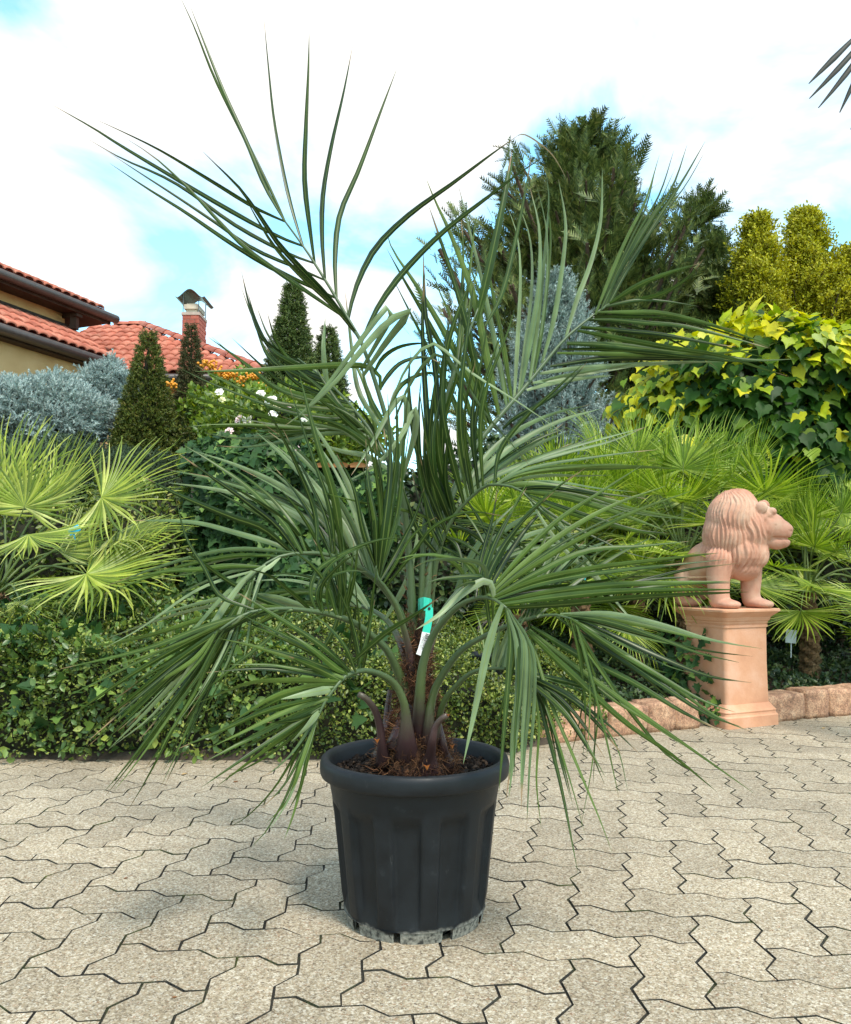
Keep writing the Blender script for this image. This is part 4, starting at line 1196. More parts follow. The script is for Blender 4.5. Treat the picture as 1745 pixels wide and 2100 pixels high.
FR['G'] = dict(flare=1.9, r=[(884, 1500, -.02), (874, 1390, .01), (880, 1280, .02), (895, 1150, 0), (922, 1074, -.02), (958, 1027, -.04), (991, 999, -.06), (1009, 994, -.08), (1042, 996, -.1), (1071, 1008, -.12), (1089, 1027, -.13)], R=(.011, .0022), L=[
 ([(951, 1032), (920, 914), (906, 820), (911, 736)], -.1, 16, 'd'),
 ([(967, 1018), (948, 914), (944, 820), (953, 726), (972, 575)], -.1, 14, 'd'),
 ([(991, 999), (986, 914), (988, 844), (1005, 773), (1037, 693), (1056, 632)], -.1, 12, 'd'),
 ([(1014, 994), (1024, 928), (1066, 867), (1136, 801), (1197, 745)], -.12, 12, 'd'),
 ([(922, 1074), (893, 985), (888, 891), (905, 800)], -.08, 15, 'd'),
 ([(935, 1055), (905, 960), (895, 870), (890, 780)], -.1, 15, 'd'),
 ([(908, 1110), (880, 1040), (862, 980), (850, 900)], -.08, 15, 'd'),
 ([(925, 1072), (905, 1020), (885, 970), (872, 900)], -.14, 14, 'd'),
 ([(900, 1140), (860, 1090), (840, 1040), (820, 980)], -.1, 13, 'd'),
 ([(1020, 995), (1061, 972), (1136, 961), (1230, 959), (1324, 958), (1392, 962)], -.05, 18, 'm'),
 ([(1015, 994), (1080, 950), (1160, 920), (1250, 895), (1324, 876)], .0, 10, 'p'),
 ([(1042, 996), (1100, 1000), (1200, 1015), (1300, 1045), (1414, 1065)], -.15, 14, 'm'),
 ([(1071, 1008), (1150, 1018), (1230, 1040), (1310, 1068), (1367, 1089)], -.2, 14, 'm'),
 ([(1080, 1015), (1160, 1050), (1260, 1080), (1340, 1095), (1416, 1091)], -.2, 8, 'm'),
 ([(1087, 1027), (1149, 1118), (1231, 1196), (1305, 1282), (1342, 1303)], -.22, 9, 'p'),
 ([(1089, 1027), (1150, 1075), (1215, 1167), (1260, 1230), (1310, 1290)], -.22, 9, 'p'),
 ([(930, 1065), (990, 1075), (1060, 1110), (1120, 1160)], -.1, 10, 'd'),
 ([(920, 1080), (960, 1090), (1010, 1130), (1050, 1190)], -.12, 11, 'd'),
 ([(905, 1120), (940, 1140), (975, 1180), (1000, 1220)], -.12, 11, 'd'),
 ([(960, 1030), (985, 1070), (1020, 1140), (1035, 1200)], -.14, 9, 'd'),
 ([(915, 1090), (870, 1060), (820, 1045), (740, 1030), (660, 1010)], -.2, 7, 'm'),
])
FR['H'] = dict(r=[(860, 1530, -.06), (860, 1480, -.09), (861, 1430, -.12), (866, 1370, -.13), (880, 1320, -.14), (902, 1282, -.16), (943, 1241, -.2), (984, 1225, -.24), (1013, 1229, -.27), (1042, 1250, -.3)], R=(.0145, .0026), flare=1.5, L=[
 ([(1000, 1222), (1060, 1150), (1140, 1070), (1230, 1010), (1318, 953)], -.15, 13, 'm'),
 ([(1003, 1222), (1070, 1160), (1160, 1090), (1260, 1035), (1367, 996)], -.18, 14, 'm'),
 ([(1006, 1224), (1080, 1170), (1180, 1110), (1300, 1050), (1423, 1005)], -.2, 13, 'm'),
 ([(1010, 1226), (1090, 1180), (1200, 1130), (1310, 1120), (1412, 1110)], -.24, 15, 'm'),
 ([(1012, 1226), (1100, 1190), (1220, 1165), (1350, 1148), (1474, 1134)], -.3, 14, 'm'),
 ([(1018, 1230), (1120, 1218), (1260, 1205), (1400, 1170), (1515, 1155)], -.2, 13, 'd'),
 ([(1025, 1235), (1130, 1215), (1250, 1200), (1380, 1195), (1498, 1192)], -.32, 16, 'm'),
 ([(1040, 1247), (1150, 1240), (1280, 1228), (1400, 1220), (1535, 1214)], -.34, 18, 'd'),
 ([(990, 1222), (1020, 1150), (1070, 1070), (1130, 1010), (1200, 960)], -.12, 13, 'm'),
 ([(985, 1222), (1000, 1150), (1030, 1080), (1080, 1000)], -.14, 13, 'd'),
 ([(975, 1225), (985, 1150), (1010, 1060), (1020, 1000)], -.18, 11, 'd'),
 ([(995, 1222), (1040, 1140), (1100, 1060), (1150, 1030)], -.05, 14, 'd'),
 ([(1013, 1225), (1008, 1198), (990, 1192), (950, 1215), (900, 1260), (853, 1291)], -.36, 18, 'p'),
 ([(998, 1222), (994, 1170), (975, 1153), (930, 1148), (880, 1150), (847, 1165)], -.34, 14, 'p'),
 ([(960, 1232), (945, 1170), (900, 1140), (860, 1140), (820, 1155)], -.28, 10, 'm'),
 ([(1030, 1240), (1015, 1280), (997, 1344), (975, 1450), (950, 1566)], -.36, 18, 'p'),
 ([(1042, 1250), (1068, 1310), (1068, 1400), (1055, 1530), (1043, 1640)], -.36, 15, 'p'),
 ([(1038, 1250), (1058, 1320), (1060, 1420), (1050, 1500), (1045, 1600)], -.34, 12, 'p'),
 ([(1042, 1252), (1083, 1320), (1085, 1420), (1075, 1540), (1068, 1660)], -.36, 14, 'p'),
 ([(1044, 1254), (1090, 1330), (1095, 1430), (1085, 1580), (1080, 1700)], -.36, 10, 'p'),
])
FR['I'] = dict(r=[(872, 1560, -.06), (878, 1510, -.09), (881, 1470, -.11), (884, 1440, -.11), (898, 1400, -.12), (943, 1336, -.16), (1005, 1299, -.2), (1067, 1274, -.25), (1116, 1262, -.28), (1149, 1262, -.3), (1185, 1275, -.32)], R=(.0115, .002), flare=1.7, L=[
 ([(1080, 1270), (1110, 1180), (1150, 1110), (1190, 1075)], -.1, 16, 'p'),
 ([(1090, 1268), (1140, 1180), (1200, 1130), (1257, 1105)], -.12, 16, 'p'),
 ([(1070, 1274), (1080, 1200), (1110, 1120), (1140, 1060)], -.1, 14, 'd'),
 ([(1100, 1265), (1170, 1200), (1260, 1140), (1340, 1100)], -.15, 15, 'd'),
 ([(1149, 1260), (1250, 1260), (1350, 1280), (1450, 1310), (1538, 1327)], -.4, 14, 'p'),
 ([(1150, 1262), (1230, 1265), (1330, 1285), (1470, 1315), (1562, 1330)], -.3, 10, 'm'),
 ([(1155, 1262), (1250, 1300), (1350, 1345), (1450, 1385), (1541, 1400)], -.42, 16, 'd'),
 ([(1165, 1266), (1250, 1330), (1350, 1400), (1450, 1465), (1519, 1490)], -.45, 15, 'd'),
 ([(1170, 1268), (1260, 1330), (1370, 1400), (1470, 1470), (1545, 1502)], -.4, 12, 'm'),
 ([(1090, 1285), (1180, 1340), (1300, 1400), (1400, 1460), (1494, 1506)], -.42, 15, 'm'),
 ([(1080, 1295), (1180, 1390), (1280, 1480), (1380, 1550), (1470, 1624)], -.46, 15, 'm'),
 ([(1175, 1272), (1230, 1370), (1300, 1470), (1370, 1550), (1440, 1592)], -.42, 11, 'd'),
 ([(1090, 1310), (1130, 1440), (1180, 1560), (1230, 1680), (1255, 1748)], -.4, 9, 'm'),
 ([(1085, 1330), (1110, 1450), (1150, 1610), (1185, 1790)], -.4, 10, 'd'),
 ([(1180, 1275), (1210, 1380), (1240, 1500), (1270, 1640)], -.38, 7, 'm'),
 ([(1184, 1278), (1225, 1420), (1215, 1560), (1190, 1700)], -.38, 5, 'm'),
 ([(1170, 1270), (1190, 1360), (1200, 1460), (1195, 1560)], -.34, 7, 'm'),
 ([(1140, 1264), (1220, 1320), (1310, 1380), (1380, 1440)], -.25, 11, 'd'),
])
FR['J'] = dict(r=[(885, 1560, -.04), (893, 1515, -.08), (898, 1480, -.10), (910, 1440, -.13), (927, 1415, -.15), (964, 1381, -.19), (1005, 1371, -.23), (1050, 1374, -.27), (1090, 1388, -.29)], R=(.0095, .002), flare=1.6, L=[
 ([(1034, 1371), (1110, 1400), (1180, 1440), (1230, 1490), (1276, 1548)], -.35, 13, 'd'),
 ([(1060, 1374), (1140, 1430), (1200, 1520), (1239, 1607)], -.36, 11, 'd'),
 ([(1085, 1384), (1130, 1480), (1150, 1560), (1170, 1640)], -.34, 10, 'd'),
 ([(1070, 1378), (1170, 1400), (1260, 1430), (1330, 1470)], -.3, 12, 'd'),
 ([(1080, 1382), (1180, 1430), (1260, 1520), (1291, 1638)], -.34, 8, 'm'),
 ([(1090, 1388), (1105, 1480), (1100, 1600), (1110, 1700)], -.33, 6, 'm'),
 ([(1034, 1368), (1050, 1310), (1080, 1260)], -.26, 13, 'p'),
 ([(1020, 1370), (1040, 1300), (1055, 1265)], -.24, 13, 'p'),
 ([(1010, 1371), (1020, 1320), (1025, 1280)], -.22, 12, 'p'),
])
FR['K'] = dict(r=[(846, 1380, .02), (843, 1250, .06), (833, 1100, .08), (810, 980, .10), (770, 900, .14), (730, 845, .18), (690, 800, .22), (650, 765, .25), (610, 735, .27)], R=(.010, .002), L=[
 ([(610, 735), (570, 720), (535, 690), (512, 630), (495, 557)], .3, 10, 'd'),
 ([(620, 742), (580, 735), (550, 710), (525, 660), (508, 600)], .3, 11, 'd'),
 ([(640, 757), (600, 745), (560, 720), (535, 680)], .3, 14, 'd'),
 ([(660, 775), (620, 760), (580, 735), (545, 690)], .28, 15, 'd'),
 ([(700, 810), (650, 790), (590, 760), (550, 730), (520, 660)], .28, 15, 'd'),
 ([(720, 835), (660, 820), (564, 795), (511, 752), (428, 692)], .1, 13, 'm'),
 ([(735, 850), (680, 840), (564, 823), (458, 780), (402, 749)], .08, 13, 'm'),
 ([(735, 860), (680, 875), (615, 872), (529, 851), (423, 823), (358, 798)], .06, 13, 'm'),
 ([(740, 870), (615, 880), (500, 873), (423, 878), (370, 891)], .06, 10, 'm'),
 ([(745, 880), (600, 893), (493, 899), (419, 888)], .1, 10, 'p'),
 ([(752, 890), (660, 890), (575, 907), (500, 917), (444, 914)], .1, 9, 'p'),
 ([(672, 800), (664, 720), (667, 652)], .24, 14, 'p'),
 ([(770, 905), (710, 850), (660, 800), (600, 750)], .15, 14, 'd'),
 ([(780, 925), (720, 860), (670, 790), (640, 740)], .18, 14, 'd'),
 ([(790, 945), (740, 900), (690, 870), (620, 850)], .08, 14, 'm'),
 ([(800, 965), (750, 935), (700, 925), (640, 905)], .06, 13, 'p'),
 ([(770, 900), (765, 840), (745, 780), (715, 720)], .2, 13, 'm'),
])
FR['L'] = dict(r=[(846, 1400, -.04), (838, 1330, -.06), (815, 1250, -.1), (790, 1205, -.12), (775, 1185, -.13), (770, 1150, -.13)], R=(.010, .003), L=[
 ([(775, 1188), (788, 1080), (800, 960), (795, 850)], -.12, 17, 'd'),
 ([(776, 1186), (800, 1060), (815, 930), (812, 800)], -.12, 17, 'd'),
 ([(777, 1186), (815, 1050), (828, 900), (838, 780)], -.1, 13, 'd'),
 ([(773, 1180), (780, 1070), (782, 980), (770, 900)], -.12, 13, 'd'),
 ([(772, 1170), (770, 1070), (755, 990), (750, 900)], -.14, 11, 'd'),
 ([(771, 1165), (745, 1090), (725, 1000), (690, 930)], -.16, 12, 'd'),
 ([(790, 1205), (850, 1130), (890, 1080), (960, 1050), (1040, 1060)], -.2, 9, 'm'),
 ([(780, 1190), (820, 1120), (850, 1060), (870, 1000)], -.1, 12, 'd'),
])
# behind the stem, seen between the others
FR['M'] = dict(r=[(868, 1400, .05), (880, 1330, .09), (905, 1260, .15), (950, 1200, .22), (1000, 1160, .28), (1050, 1150, .33)], R=(.0115, .002), L=[
 ([(950, 1200), (1000, 1120), (1060, 1070), (1130, 1040)], .35, 15, 'p'), ([(970, 1185), (1040, 1120), (1120, 1085), (1190, 1080)], .38, 15, 'p'),
 ([(1000, 1160), (1080, 1130), (1160, 1120), (1240, 1130)], .4, 14, 'p'), ([(1040, 1150), (1120, 1150), (1200, 1160), (1280, 1190)], .4, 14, 'm'),
 ([(930, 1225), (960, 1150), (1000, 1090), (1060, 1030)], .3, 15, 'p'), ([(1050, 1150), (1130, 1170), (1210, 1210), (1280, 1260)], .4, 12, 'm'),
 ([(1020, 1155), (1060, 1220), (1090, 1300), (1100, 1380)], .35, 11, 'd'), ([(990, 1168), (1000, 1250), (1010, 1330)], .3, 11, 'd'),
])
FR['N'] = dict(r=[(845, 1400, .05), (830, 1340, .08), (800, 1280, .14), (760, 1250, .2), (710, 1240, .26), (660, 1250, .3)], R=(.011, .002), L=[
 ([(760, 1250), (720, 1190), (680, 1150), (620, 1120)], .3, 14, 'p'), ([(740, 1245), (690, 1200), (620, 1180), (550, 1180)], .32, 14, 'p'),
 ([(710, 1240), (640, 1215), (560, 1215), (480, 1240)], .34, 14, 'm'), ([(680, 1246), (600, 1250), (530, 1280), (470, 1330)], .34, 13, 'm'),
 ([(700, 1242), (680, 1300), (640, 1360), (600, 1400)], .3, 11, 'd'), ([(730, 1244), (720, 1310), (700, 1380)], .26, 10, 'd'),
 ([(790, 1270), (830, 1200), (850, 1130), (860, 1060)], .2, 13, 'p'),
])
for key, fr in FR.items():
    fo = add_frond(fr['r'], fr['R'][0], fr['R'][1], fr.get('flare', 1.35))
    fr['obj'] = fo
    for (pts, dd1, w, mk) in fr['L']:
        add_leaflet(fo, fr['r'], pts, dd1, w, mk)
# further narrow leaflets between the ones above: halfway between neighbours, each with its own sway
fill = {'d': MB(), 'm': MB(), 'p': MB()}; nfill = {'d': 0, 'm': 0, 'p': 0}
for key, fr in FR.items():
    if key == 'A': continue
    Ls = fr['L']
    for rep in range(2):
        for i in range(len(Ls)):
            for j in (i + 1, i + 2):
                if j >= len(Ls): continue
                (p1, d1, w1, m1), (p2, d2, w2, m2) = Ls[i], Ls[j]
                if math.hypot(p1[0][0] - p2[0][0], p1[0][1] - p2[0][1]) > 75 or math.hypot(p1[-1][0] - p2[-1][0], p1[-1][1] - p2[-1][1]) > 230: continue
                if random.random() > {'B': .30, 'C': .25, 'H': .34, 'I': .38, 'E': .42, 'F': .40, 'K': .5}.get(key, .62): continue
                A_, da = leaflet_path(fr['r'], p1, d1); B_, db = leaflet_path(fr['r'], p2, d2)
                f_ = random.uniform(.25, .75); sc_ = random.uniform(.7, 1.02)
                sway = Vector((random.gauss(0, .022), random.gauss(0, .05), random.gauss(0, .022)))
                q0 = A_[0].lerp(B_[0], f_)
                path = [q0 + (a.lerp(b, f_) - q0) * sc_ + sway * (k / 15) ** 1.5 for k, (a, b) in enumerate(zip(A_, B_))]
                mk = random.choice((m1, m2, 'd', 'd', 'm'))
                if mk == 'b': mk = 'm'
                r0 = random.uniform(-.7, .7)
                V, F = ribbon(path, random.uniform(.55, .85) * (w1 + w2) / 2 * D0 / F_PX, (r0, r0 + random.uniform(-.7, .7)))
                fill[mk].add([v - SOIL for v in V], F); nfill[mk] += 1
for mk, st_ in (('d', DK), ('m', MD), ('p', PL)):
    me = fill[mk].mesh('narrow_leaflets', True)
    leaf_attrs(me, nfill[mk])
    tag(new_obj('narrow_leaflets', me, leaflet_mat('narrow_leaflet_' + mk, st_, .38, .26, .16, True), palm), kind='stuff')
print('leaflets', nleaf, nfill)
# cut stubs of old leaves
for rach, r0, r1, fl in (([(790, 1565, -.06), (783, 1525, -.09), (779, 1490, -.10), (768, 1455, -.12), (750, 1432, -.14), (736, 1424, -.15)], .011, .006, 2.0),
                         ([(876, 1580, -.085), (883, 1545, -.12), (887, 1515, -.145), (893, 1490, -.15), (905, 1474, -.16), (917, 1466, -.165)], .013, .0055, 2.7),
                         ([(800, 1545, -.05), (792, 1500, .02), (795, 1450, .04), (800, 1415, .05)], .012, .006, 1.5),
                         ([(908, 1562, -.05), (909, 1530, -.08), (903, 1495, -.08), (897, 1468, -.07)], .013, .004, 2.2),
                         ([(784, 1550, -.02), (786, 1515, -.04), (796, 1480, -.03), (806, 1455, -.03)], .012, .004, 2.2),
                         ([(862, 1520, .0), (858, 1450, -.02), (850, 1390, -.02), (848, 1352, -.03)], .020, .012, 1.2)):
    o = add_frond(rach, r0, r1, fl, n=14, purple=.75)
    o.name = 'leaf_stub'
# bulb of the stem with matted fibre
def bulb():
    V, F = [], []
    prof = [(.030, -.03), (.080, -.02), (.086, .0), (.080, .018), (.070, .04), (.056, .075), (.042, .12), (.031, .17), (.022, .23), (.014, .28), (.003, .32)]
    ns = 40
    for (r, z) in prof:
        for k in range(ns):
            a = 2 * math.pi * k / ns
            p = Vector((r * math.cos(a), r * math.sin(a), z))
            rr = 1 + .20 * mnoise.noise(p * 30) + .14 * mnoise.noise(p * 90)
            V.append((p.x * rr + .0 + z * .02, p.y * rr, z))
    for i in range(len(prof) - 1):
        for k in range(ns):
            k2 = (k + 1) % ns
            F.append((i * ns + k, i * ns + k2, (i + 1) * ns + k2, (i + 1) * ns + k))
    return py_mesh('stem', V, F, True)
M_STEM = noise_mat('matted_stem', [(.3, (.014, .007, .005)), (.5, (.05, .022, .012)), (.7, (.15, .065, .028))], scale=90, rough=.95, bump=1.0, bscale=150)
new_obj('stem', bulb(), M_STEM, palm, Vector((.004, -.03, 0)))
# loose fibres: thin curved hairs around the leaf bases
def fibre_mesh():
    V, F = [], []
    def hair(p, d, L_, w, curl):
        k = 5
        q = Vector(p); t = Vector(d).normalized()
        s = t.cross(Vector((random.gauss(0, 1), random.gauss(0, 1), random.gauss(0, 1)))).normalized()
        b0 = len(V)
        for i in range(k + 1):
            ww = w * (1 - i / k * .7)
            V.append(q - s * ww); V.append(q + s * ww)
            q = q + t * (L_ / k)
            t = (t + Vector((random.gauss(0, 1), random.gauss(0, 1), random.gauss(-.15, 1))) * curl).normalized()
        for i in range(k):
            o_ = b0 + 2 * i
            F.append((o_, o_ + 1, o_ + 3, o_ + 2))
    for _ in range(3600):
        a = random.uniform(math.pi, 2 * math.pi) if random.random() < .75 else random.uniform(0, math.pi); z = random.betavariate(1.2, 1.9) * .36 - .012
        r = float(np.interp(z, [-.02, 0, .018, .04, .075, .12, .17, .23, .30, .37, .43], [.08, .088, .082, .072, .060, .046, .035, .026, .019, .014, .012])) * random.uniform(.9, 1.12)
        p = Vector((.004 + r * math.cos(a), -.03 + r * math.sin(a), z))
        up = random.choice((1, 1, -.4))
        hair(p, (math.cos(a) * .8 + random.gauss(0, .5), math.sin(a) * .8 + random.gauss(0, .5), up * random.uniform(.2, 1.2)), random.uniform(.012, .042), random.uniform(.0005, .0012), .40)
    # rusty fringe along the leaf stalk edges
    for key, (a0, a1) in {'H': (.1, .55), 'I': (.02, .3), 'A': (.0, .42), 'B': (.0, .35), 'C': (.0, .35), 'D': (.0, .4), 'E': (0, .35), 'F': (0, .3), 'G': (0, .4)}.items():
        path = catmull([P(x, y, D0 + d) - SOIL for x, y, d in FR[key]['r']], 60)
        for _ in range(420 if key in 'ABC' else 200):
            t = random.uniform(a0, a1) * random.uniform(.3, 1); i = int(t * 58)
            T = (path[i + 1] - path[i]).normalized()
            sd = T.cross(Vector((0, 1, 0))).normalized()
            inner = -1 if key in 'DEFA' else 1
            p = path[i] - sd * inner * random.uniform(.004, .011) + Vector((0, random.uniform(-.006, .006), 0))
            hair(p, -sd * inner * .6 + T * .9 + Vector((0, random.gauss(0, .4), 0)), random.uniform(.006, .02), random.uniform(.0005, .0012), .3)
    return py_mesh('stem_fibre', V, F)
tag(new_obj('stem_fibre', fibre_mesh(), M_FIB, palm), kind='stuff')
# orange wound tips and dry bracts at the soil
M_ORANGE = plain_mat('dry_orange_bract', (.42, .13, .03), rough=.6)
for (x, y, dd, s_) in ((772, 1518, -.12, .010), (874, 1572, -.17, .011), (926, 1530, -.1, .009), (918, 1466, -.166, .007)):
    p = P(x, y, D0 + dd) - SOIL
    V = [p + Vector((-s_ * .6, 0, s_ * .4)), p + Vector((-.1 * s_, -.004, s_ * .15)), p + Vector((s_ * .7, 0, s_ * .35)), p + Vector((s_ * .15, .002, -s_ * .75)), p + Vector((0, .006, 0))]
    new_obj('dry_bract', py_mesh('dry_bract', V, [(0, 3, 1), (1, 3, 2), (0, 1, 4), (1, 2, 4), (4, 3, 0), (2, 3, 4)]), M_ORANGE, palm)

# ================================================================== nursery tag looped round a stalk
M_TAGG = plain_mat('turquoise_plastic', (.03, .56, .40), rough=.4)
M_TAGW = plain_mat('white_label', (.82, .82, .80), rough=.5)
M_INK = plain_mat('black_print', (.02, .02, .02), rough=.6)
ptag = thing('plant_tag', P(868, 1290, D0 - .04), 'turquoise loop tag with white barcode label hanging on a palm stalk', 'tag')
TLc = ptag.location.copy()
def strap(name, pts, w, mat, parent, d, side=Vector((1, 0, 0)), th=.0008):
    path = catmull([P(x, y, D0 + d_) for x, y, d_ in pts], 14)
    V, F = [], []
    for i, p in enumerate(path):
        T = (path[min(i + 1, 13)] - path[max(i - 1, 0)]).normalized()
        s = (side - T * side.dot(T)).normalized(); nn = s.cross(T)
        V += [p - s * w - nn * th - TLc, p + s * w - nn * th - TLc, p + s * w + nn * th - TLc, p - s * w + nn * th - TLc]
    for i in range(13):
        o_ = i * 4
        for k in range(4): F.append((o_ + k, o_ + (k + 1) % 4, o_ + 4 + (k + 1) % 4, o_ + 4 + k))
    F += [(3, 2, 1, 0), (52, 53, 54, 55)]
    return new_obj(name, py_mesh(name, V, F), mat, parent)
loop = strap('strap_loop', [(858, 1243, -.005), (860, 1241, -.045), (868, 1238, -.065), (879, 1240, -.055), (885, 1243, -.02), (882, 1241, .015), (870, 1239, .03), (860, 1241, .012), (858, 1243, -.004)], .0145, M_TAGG, ptag, 0, side=Vector((0, 0, 1)))
strap('strap_tail', [(880, 1246, -.072), (880, 1262, -.075), (877, 1282, -.078), (873.5, 1297, -.08)], .0082, M_TAGG, ptag, 0)
lab = strap('paper_label', [(873.5, 1297, -.081), (870, 1315, -.083), (866, 1330, -.085), (861, 1344, -.086)], .0088, M_TAGW, ptag, 0)
a_, b_ = P(875, 1299.5, D0 - .084), P(864.5, 1339, D0 - .089)
mb = MB()
dirv = (b_ - a_).normalized(); sid = Vector((1, 0, 0)) - dirv * dirv.x; sid.normalize()
s = .0
while s < (b_ - a_).length * .86:
    wdt = random.choice((.0007, .0007, .0013, .0019))
    p0 = a_ + dirv * s
    mb.add([p0 - sid * .002, p0 + sid * .0048, p0 + dirv * wdt + sid * .0048, p0 + dirv * wdt - sid * .002], [(0, 1, 2, 3)])
    s += wdt + random.choice((.0007, .0013, .0016))
for row, hh in ((-.0045, .0011), (-.0066, .0007)):
    s = .006
    while s < (b_ - a_).length * .8:
        l_ = random.uniform(.001, .0022); p0 = a_ + dirv * s + sid * row
        mb.add([p0, p0 + sid * hh, p0 + dirv * l_ + sid * hh, p0 + dirv * l_], [(0, 1, 2, 3)])
        s += l_ + random.choice((.0008, .0008, .002))
new_obj('barcode', mb.mesh('barcode', off=TLc), M_INK, lab)
hp = P(880, 1248, D0 - .0745); mb = MB(); V, F = tube([hp, hp + Vector((0, -.0006, 0))], .0032, 10)
mb.add(V, F); new_obj('tag_hole', mb.mesh('tag_hole', off=TLc), M_INK, loop)
# ================================================================== leaf and twig shapes
RHOMB_V = [(0, 0, 0), (.38, 0, -.05), (1, 0, -.06), (.40, .29, .05), (.72, .20, .02), (.40, -.29, .05), (.72, -.20, .02)]
RHOMB_F = [(0, 1, 3), (1, 4, 3), (1, 2, 4), (0, 5, 1), (1, 5, 6), (1, 6, 2)]
def fan_shape(outline, centre=(0.35, 0, -.04), curl=.0):
    V = [centre] + [(x, y, .10 * abs(y) - curl * x * x) for x, y in outline]
    n = len(outline)
    return V, [(0, k + 1, (k + 1) % n + 1) for k in range(n)]
IVY_O = [(0, 0), (-.12, .30), (.12, .30), (.20, .56), (.42, .28), (.62, .24), (1, 0), (.62, -.24), (.42, -.28), (.20, -.56), (.12, -.30), (-.12, -.30)]
IVY_V, IVY_F = fan_shape(IVY_O)
HEART_O = [(0, 0), (-.16, .20), (-.10, .42), (.14, .52), (.34, .40), (.50, .42), (.58, .25), (.80, .10), (1.05, 0), (.80, -.10), (.58, -.25), (.50, -.42), (.34, -.40), (.14, -.52), (-.10, -.42), (-.16, -.20)]
HEART_V, HEART_F = fan_shape(HEART_O, (.34, 0, -.05), .16)
def spray_shape(n, L, w, ang, flat=True, aw=.03, droop=.1, jit=.0):
    """a twig along +x with n pairs of scale-leaf shoots"""
    V, F = [], []
    def tri(p, d, l, ww, up):
        d = Vector(d).normalized(); s = d.cross(Vector(up)).normalized()
        b0 = len(V)
        p = Vector(p)
        V.extend([p - s * ww * .5, p + s * ww * .5, p + d * l]); F.append((b0, b0 + 1, b0 + 2))
    tri((0, 0, 0), (1, 0, -droop * .5), 1.0, aw, (0, 0, 1))
    r_ = random.Random(3)
    for i in range(n):
        t = .12 + .86 * i / n
        l = L * (1 - .65 * t) * r_.uniform(.8, 1.2)
        for sgn in (-1, 1):
            if flat: d = (math.cos(ang), sgn * math.sin(ang), r_.uniform(-.15, .25)); up = (0, 0, 1)
            else:
                a = r_.uniform(0, 2 * math.pi)
                d = (math.cos(ang), math.sin(ang) * math.cos(a), math.sin(ang) * math.sin(a)); up = (r_.gauss(0, 1), r_.gauss(0, 1), r_.gauss(0, 1))
            tri((t, 0, -droop * t * t), d, l, w, up)
    return V, F
CEDAR_V, CEDAR_F = spray_shape(8, .42, .075, .75, True, .05, .15)
SPRUCE_V, SPRUCE_F = spray_shape(11, .36, .055, .85, False, .07, 0)
YEW_V, YEW_F = spray_shape(9, .46, .10, .95, False, .06, 0)
SILV_V, SILV_F = spray_shape(8, .40, .085, .55, False, .07, 0)

def set_dirs(n, base, spread):
    d = np.asarray(base, float) + unit(n) * spread
    return d / (np.linalg.norm(d, axis=1, keepdims=True) + 1e-9)
M_BARK = noise_mat('brown_bark', [(.3, (.05, .032, .022)), (.7, (.14, .09, .06))], scale=20, rough=.95, bump=.7, bscale=50)
M_TWIG = noise_mat('dark_twigs', [(.3, (.012, .013, .007)), (.7, (.035, .033, .018))], scale=30, rough=.95)

def blob_core(name, fn, mat, parent, off, nu=40, nv=20):
    """closed woody heart of a shrub so that one cannot look straight through it"""
    V, F = [], []
    for j in range(nv + 1):
        for i in range(nu):
            V.append(Vector(fn(2 * math.pi * i / nu, j / nv)) - off)
    for j in range(nv):
        for i in range(nu):
            i2 = (i + 1) % nu
            F.append((j * nu + i, j * nu + i2, (j + 1) * nu + i2, (j + 1) * nu + i))
    return new_obj(name, py_mesh(name, V, F, True), mat, parent)

# ================================================================== hedge in front of the garden
M_HEDGE = leaf_mat('hedge_leaf', [(0, (.030, .055, .009)), (.35, (.075, .115, .018)), (.7, (.17, .215, .035)), (.92, (.31, .34, .07)), (1, (.43, .40, .12))], rough=.42, spec=.45, trans=.25, tcol=(1.3, 1.4, .5))
M_HEDGE2 = leaf_mat('broad_hedge_leaf', [(0, (.05, .10, .022)), (.6, (.11, .185, .04)), (.9, (.20, .28, .055)), (1, (.36, .40, .08))], rough=.4, spec=.5, trans=.2, tcol=(1.3, 1.4, .5))
def hedge_surface(x, s):
    """s 0 bottom front .. 1 back of the top; returns point and outward normal guess"""
    y0 = np.interp(x, [e.x for e in EDGE], [e.y for e in EDGE]) + .012
    H = np.interp(x, [-3.5, -1.6, -.9, -.3, .15, .45, .8], [.52, .50, .46, .40, .34, .27, .18])
    Dp = np.interp(x, [-3.5, -.5, .3, .8], [1.5, 1.3, 1.0, .7])
    f = np.clip(s / .42, 0, 1)
    t = np.clip((s - .42) / .58, 0, 1)
    y = y0 + .10 * f ** 2 + .05 * np.sin(f * 3.1) * -1 + t * Dp
    z = H * np.sin(f * math.pi / 2) ** .9 + .10 * t + .06 * np.sin(t * 3.14)
    ny = -np.cos(f * math.pi / 2) - .15; nz = np.sin(f * math.pi / 2) + .12
    return y, z, ny, nz
hedge = thing('hedge', (-.9, 3.4, 0), 'dense low evergreen hedge of tiny leaves along the paving', 'hedge')
hoff = np.array(hedge.location)
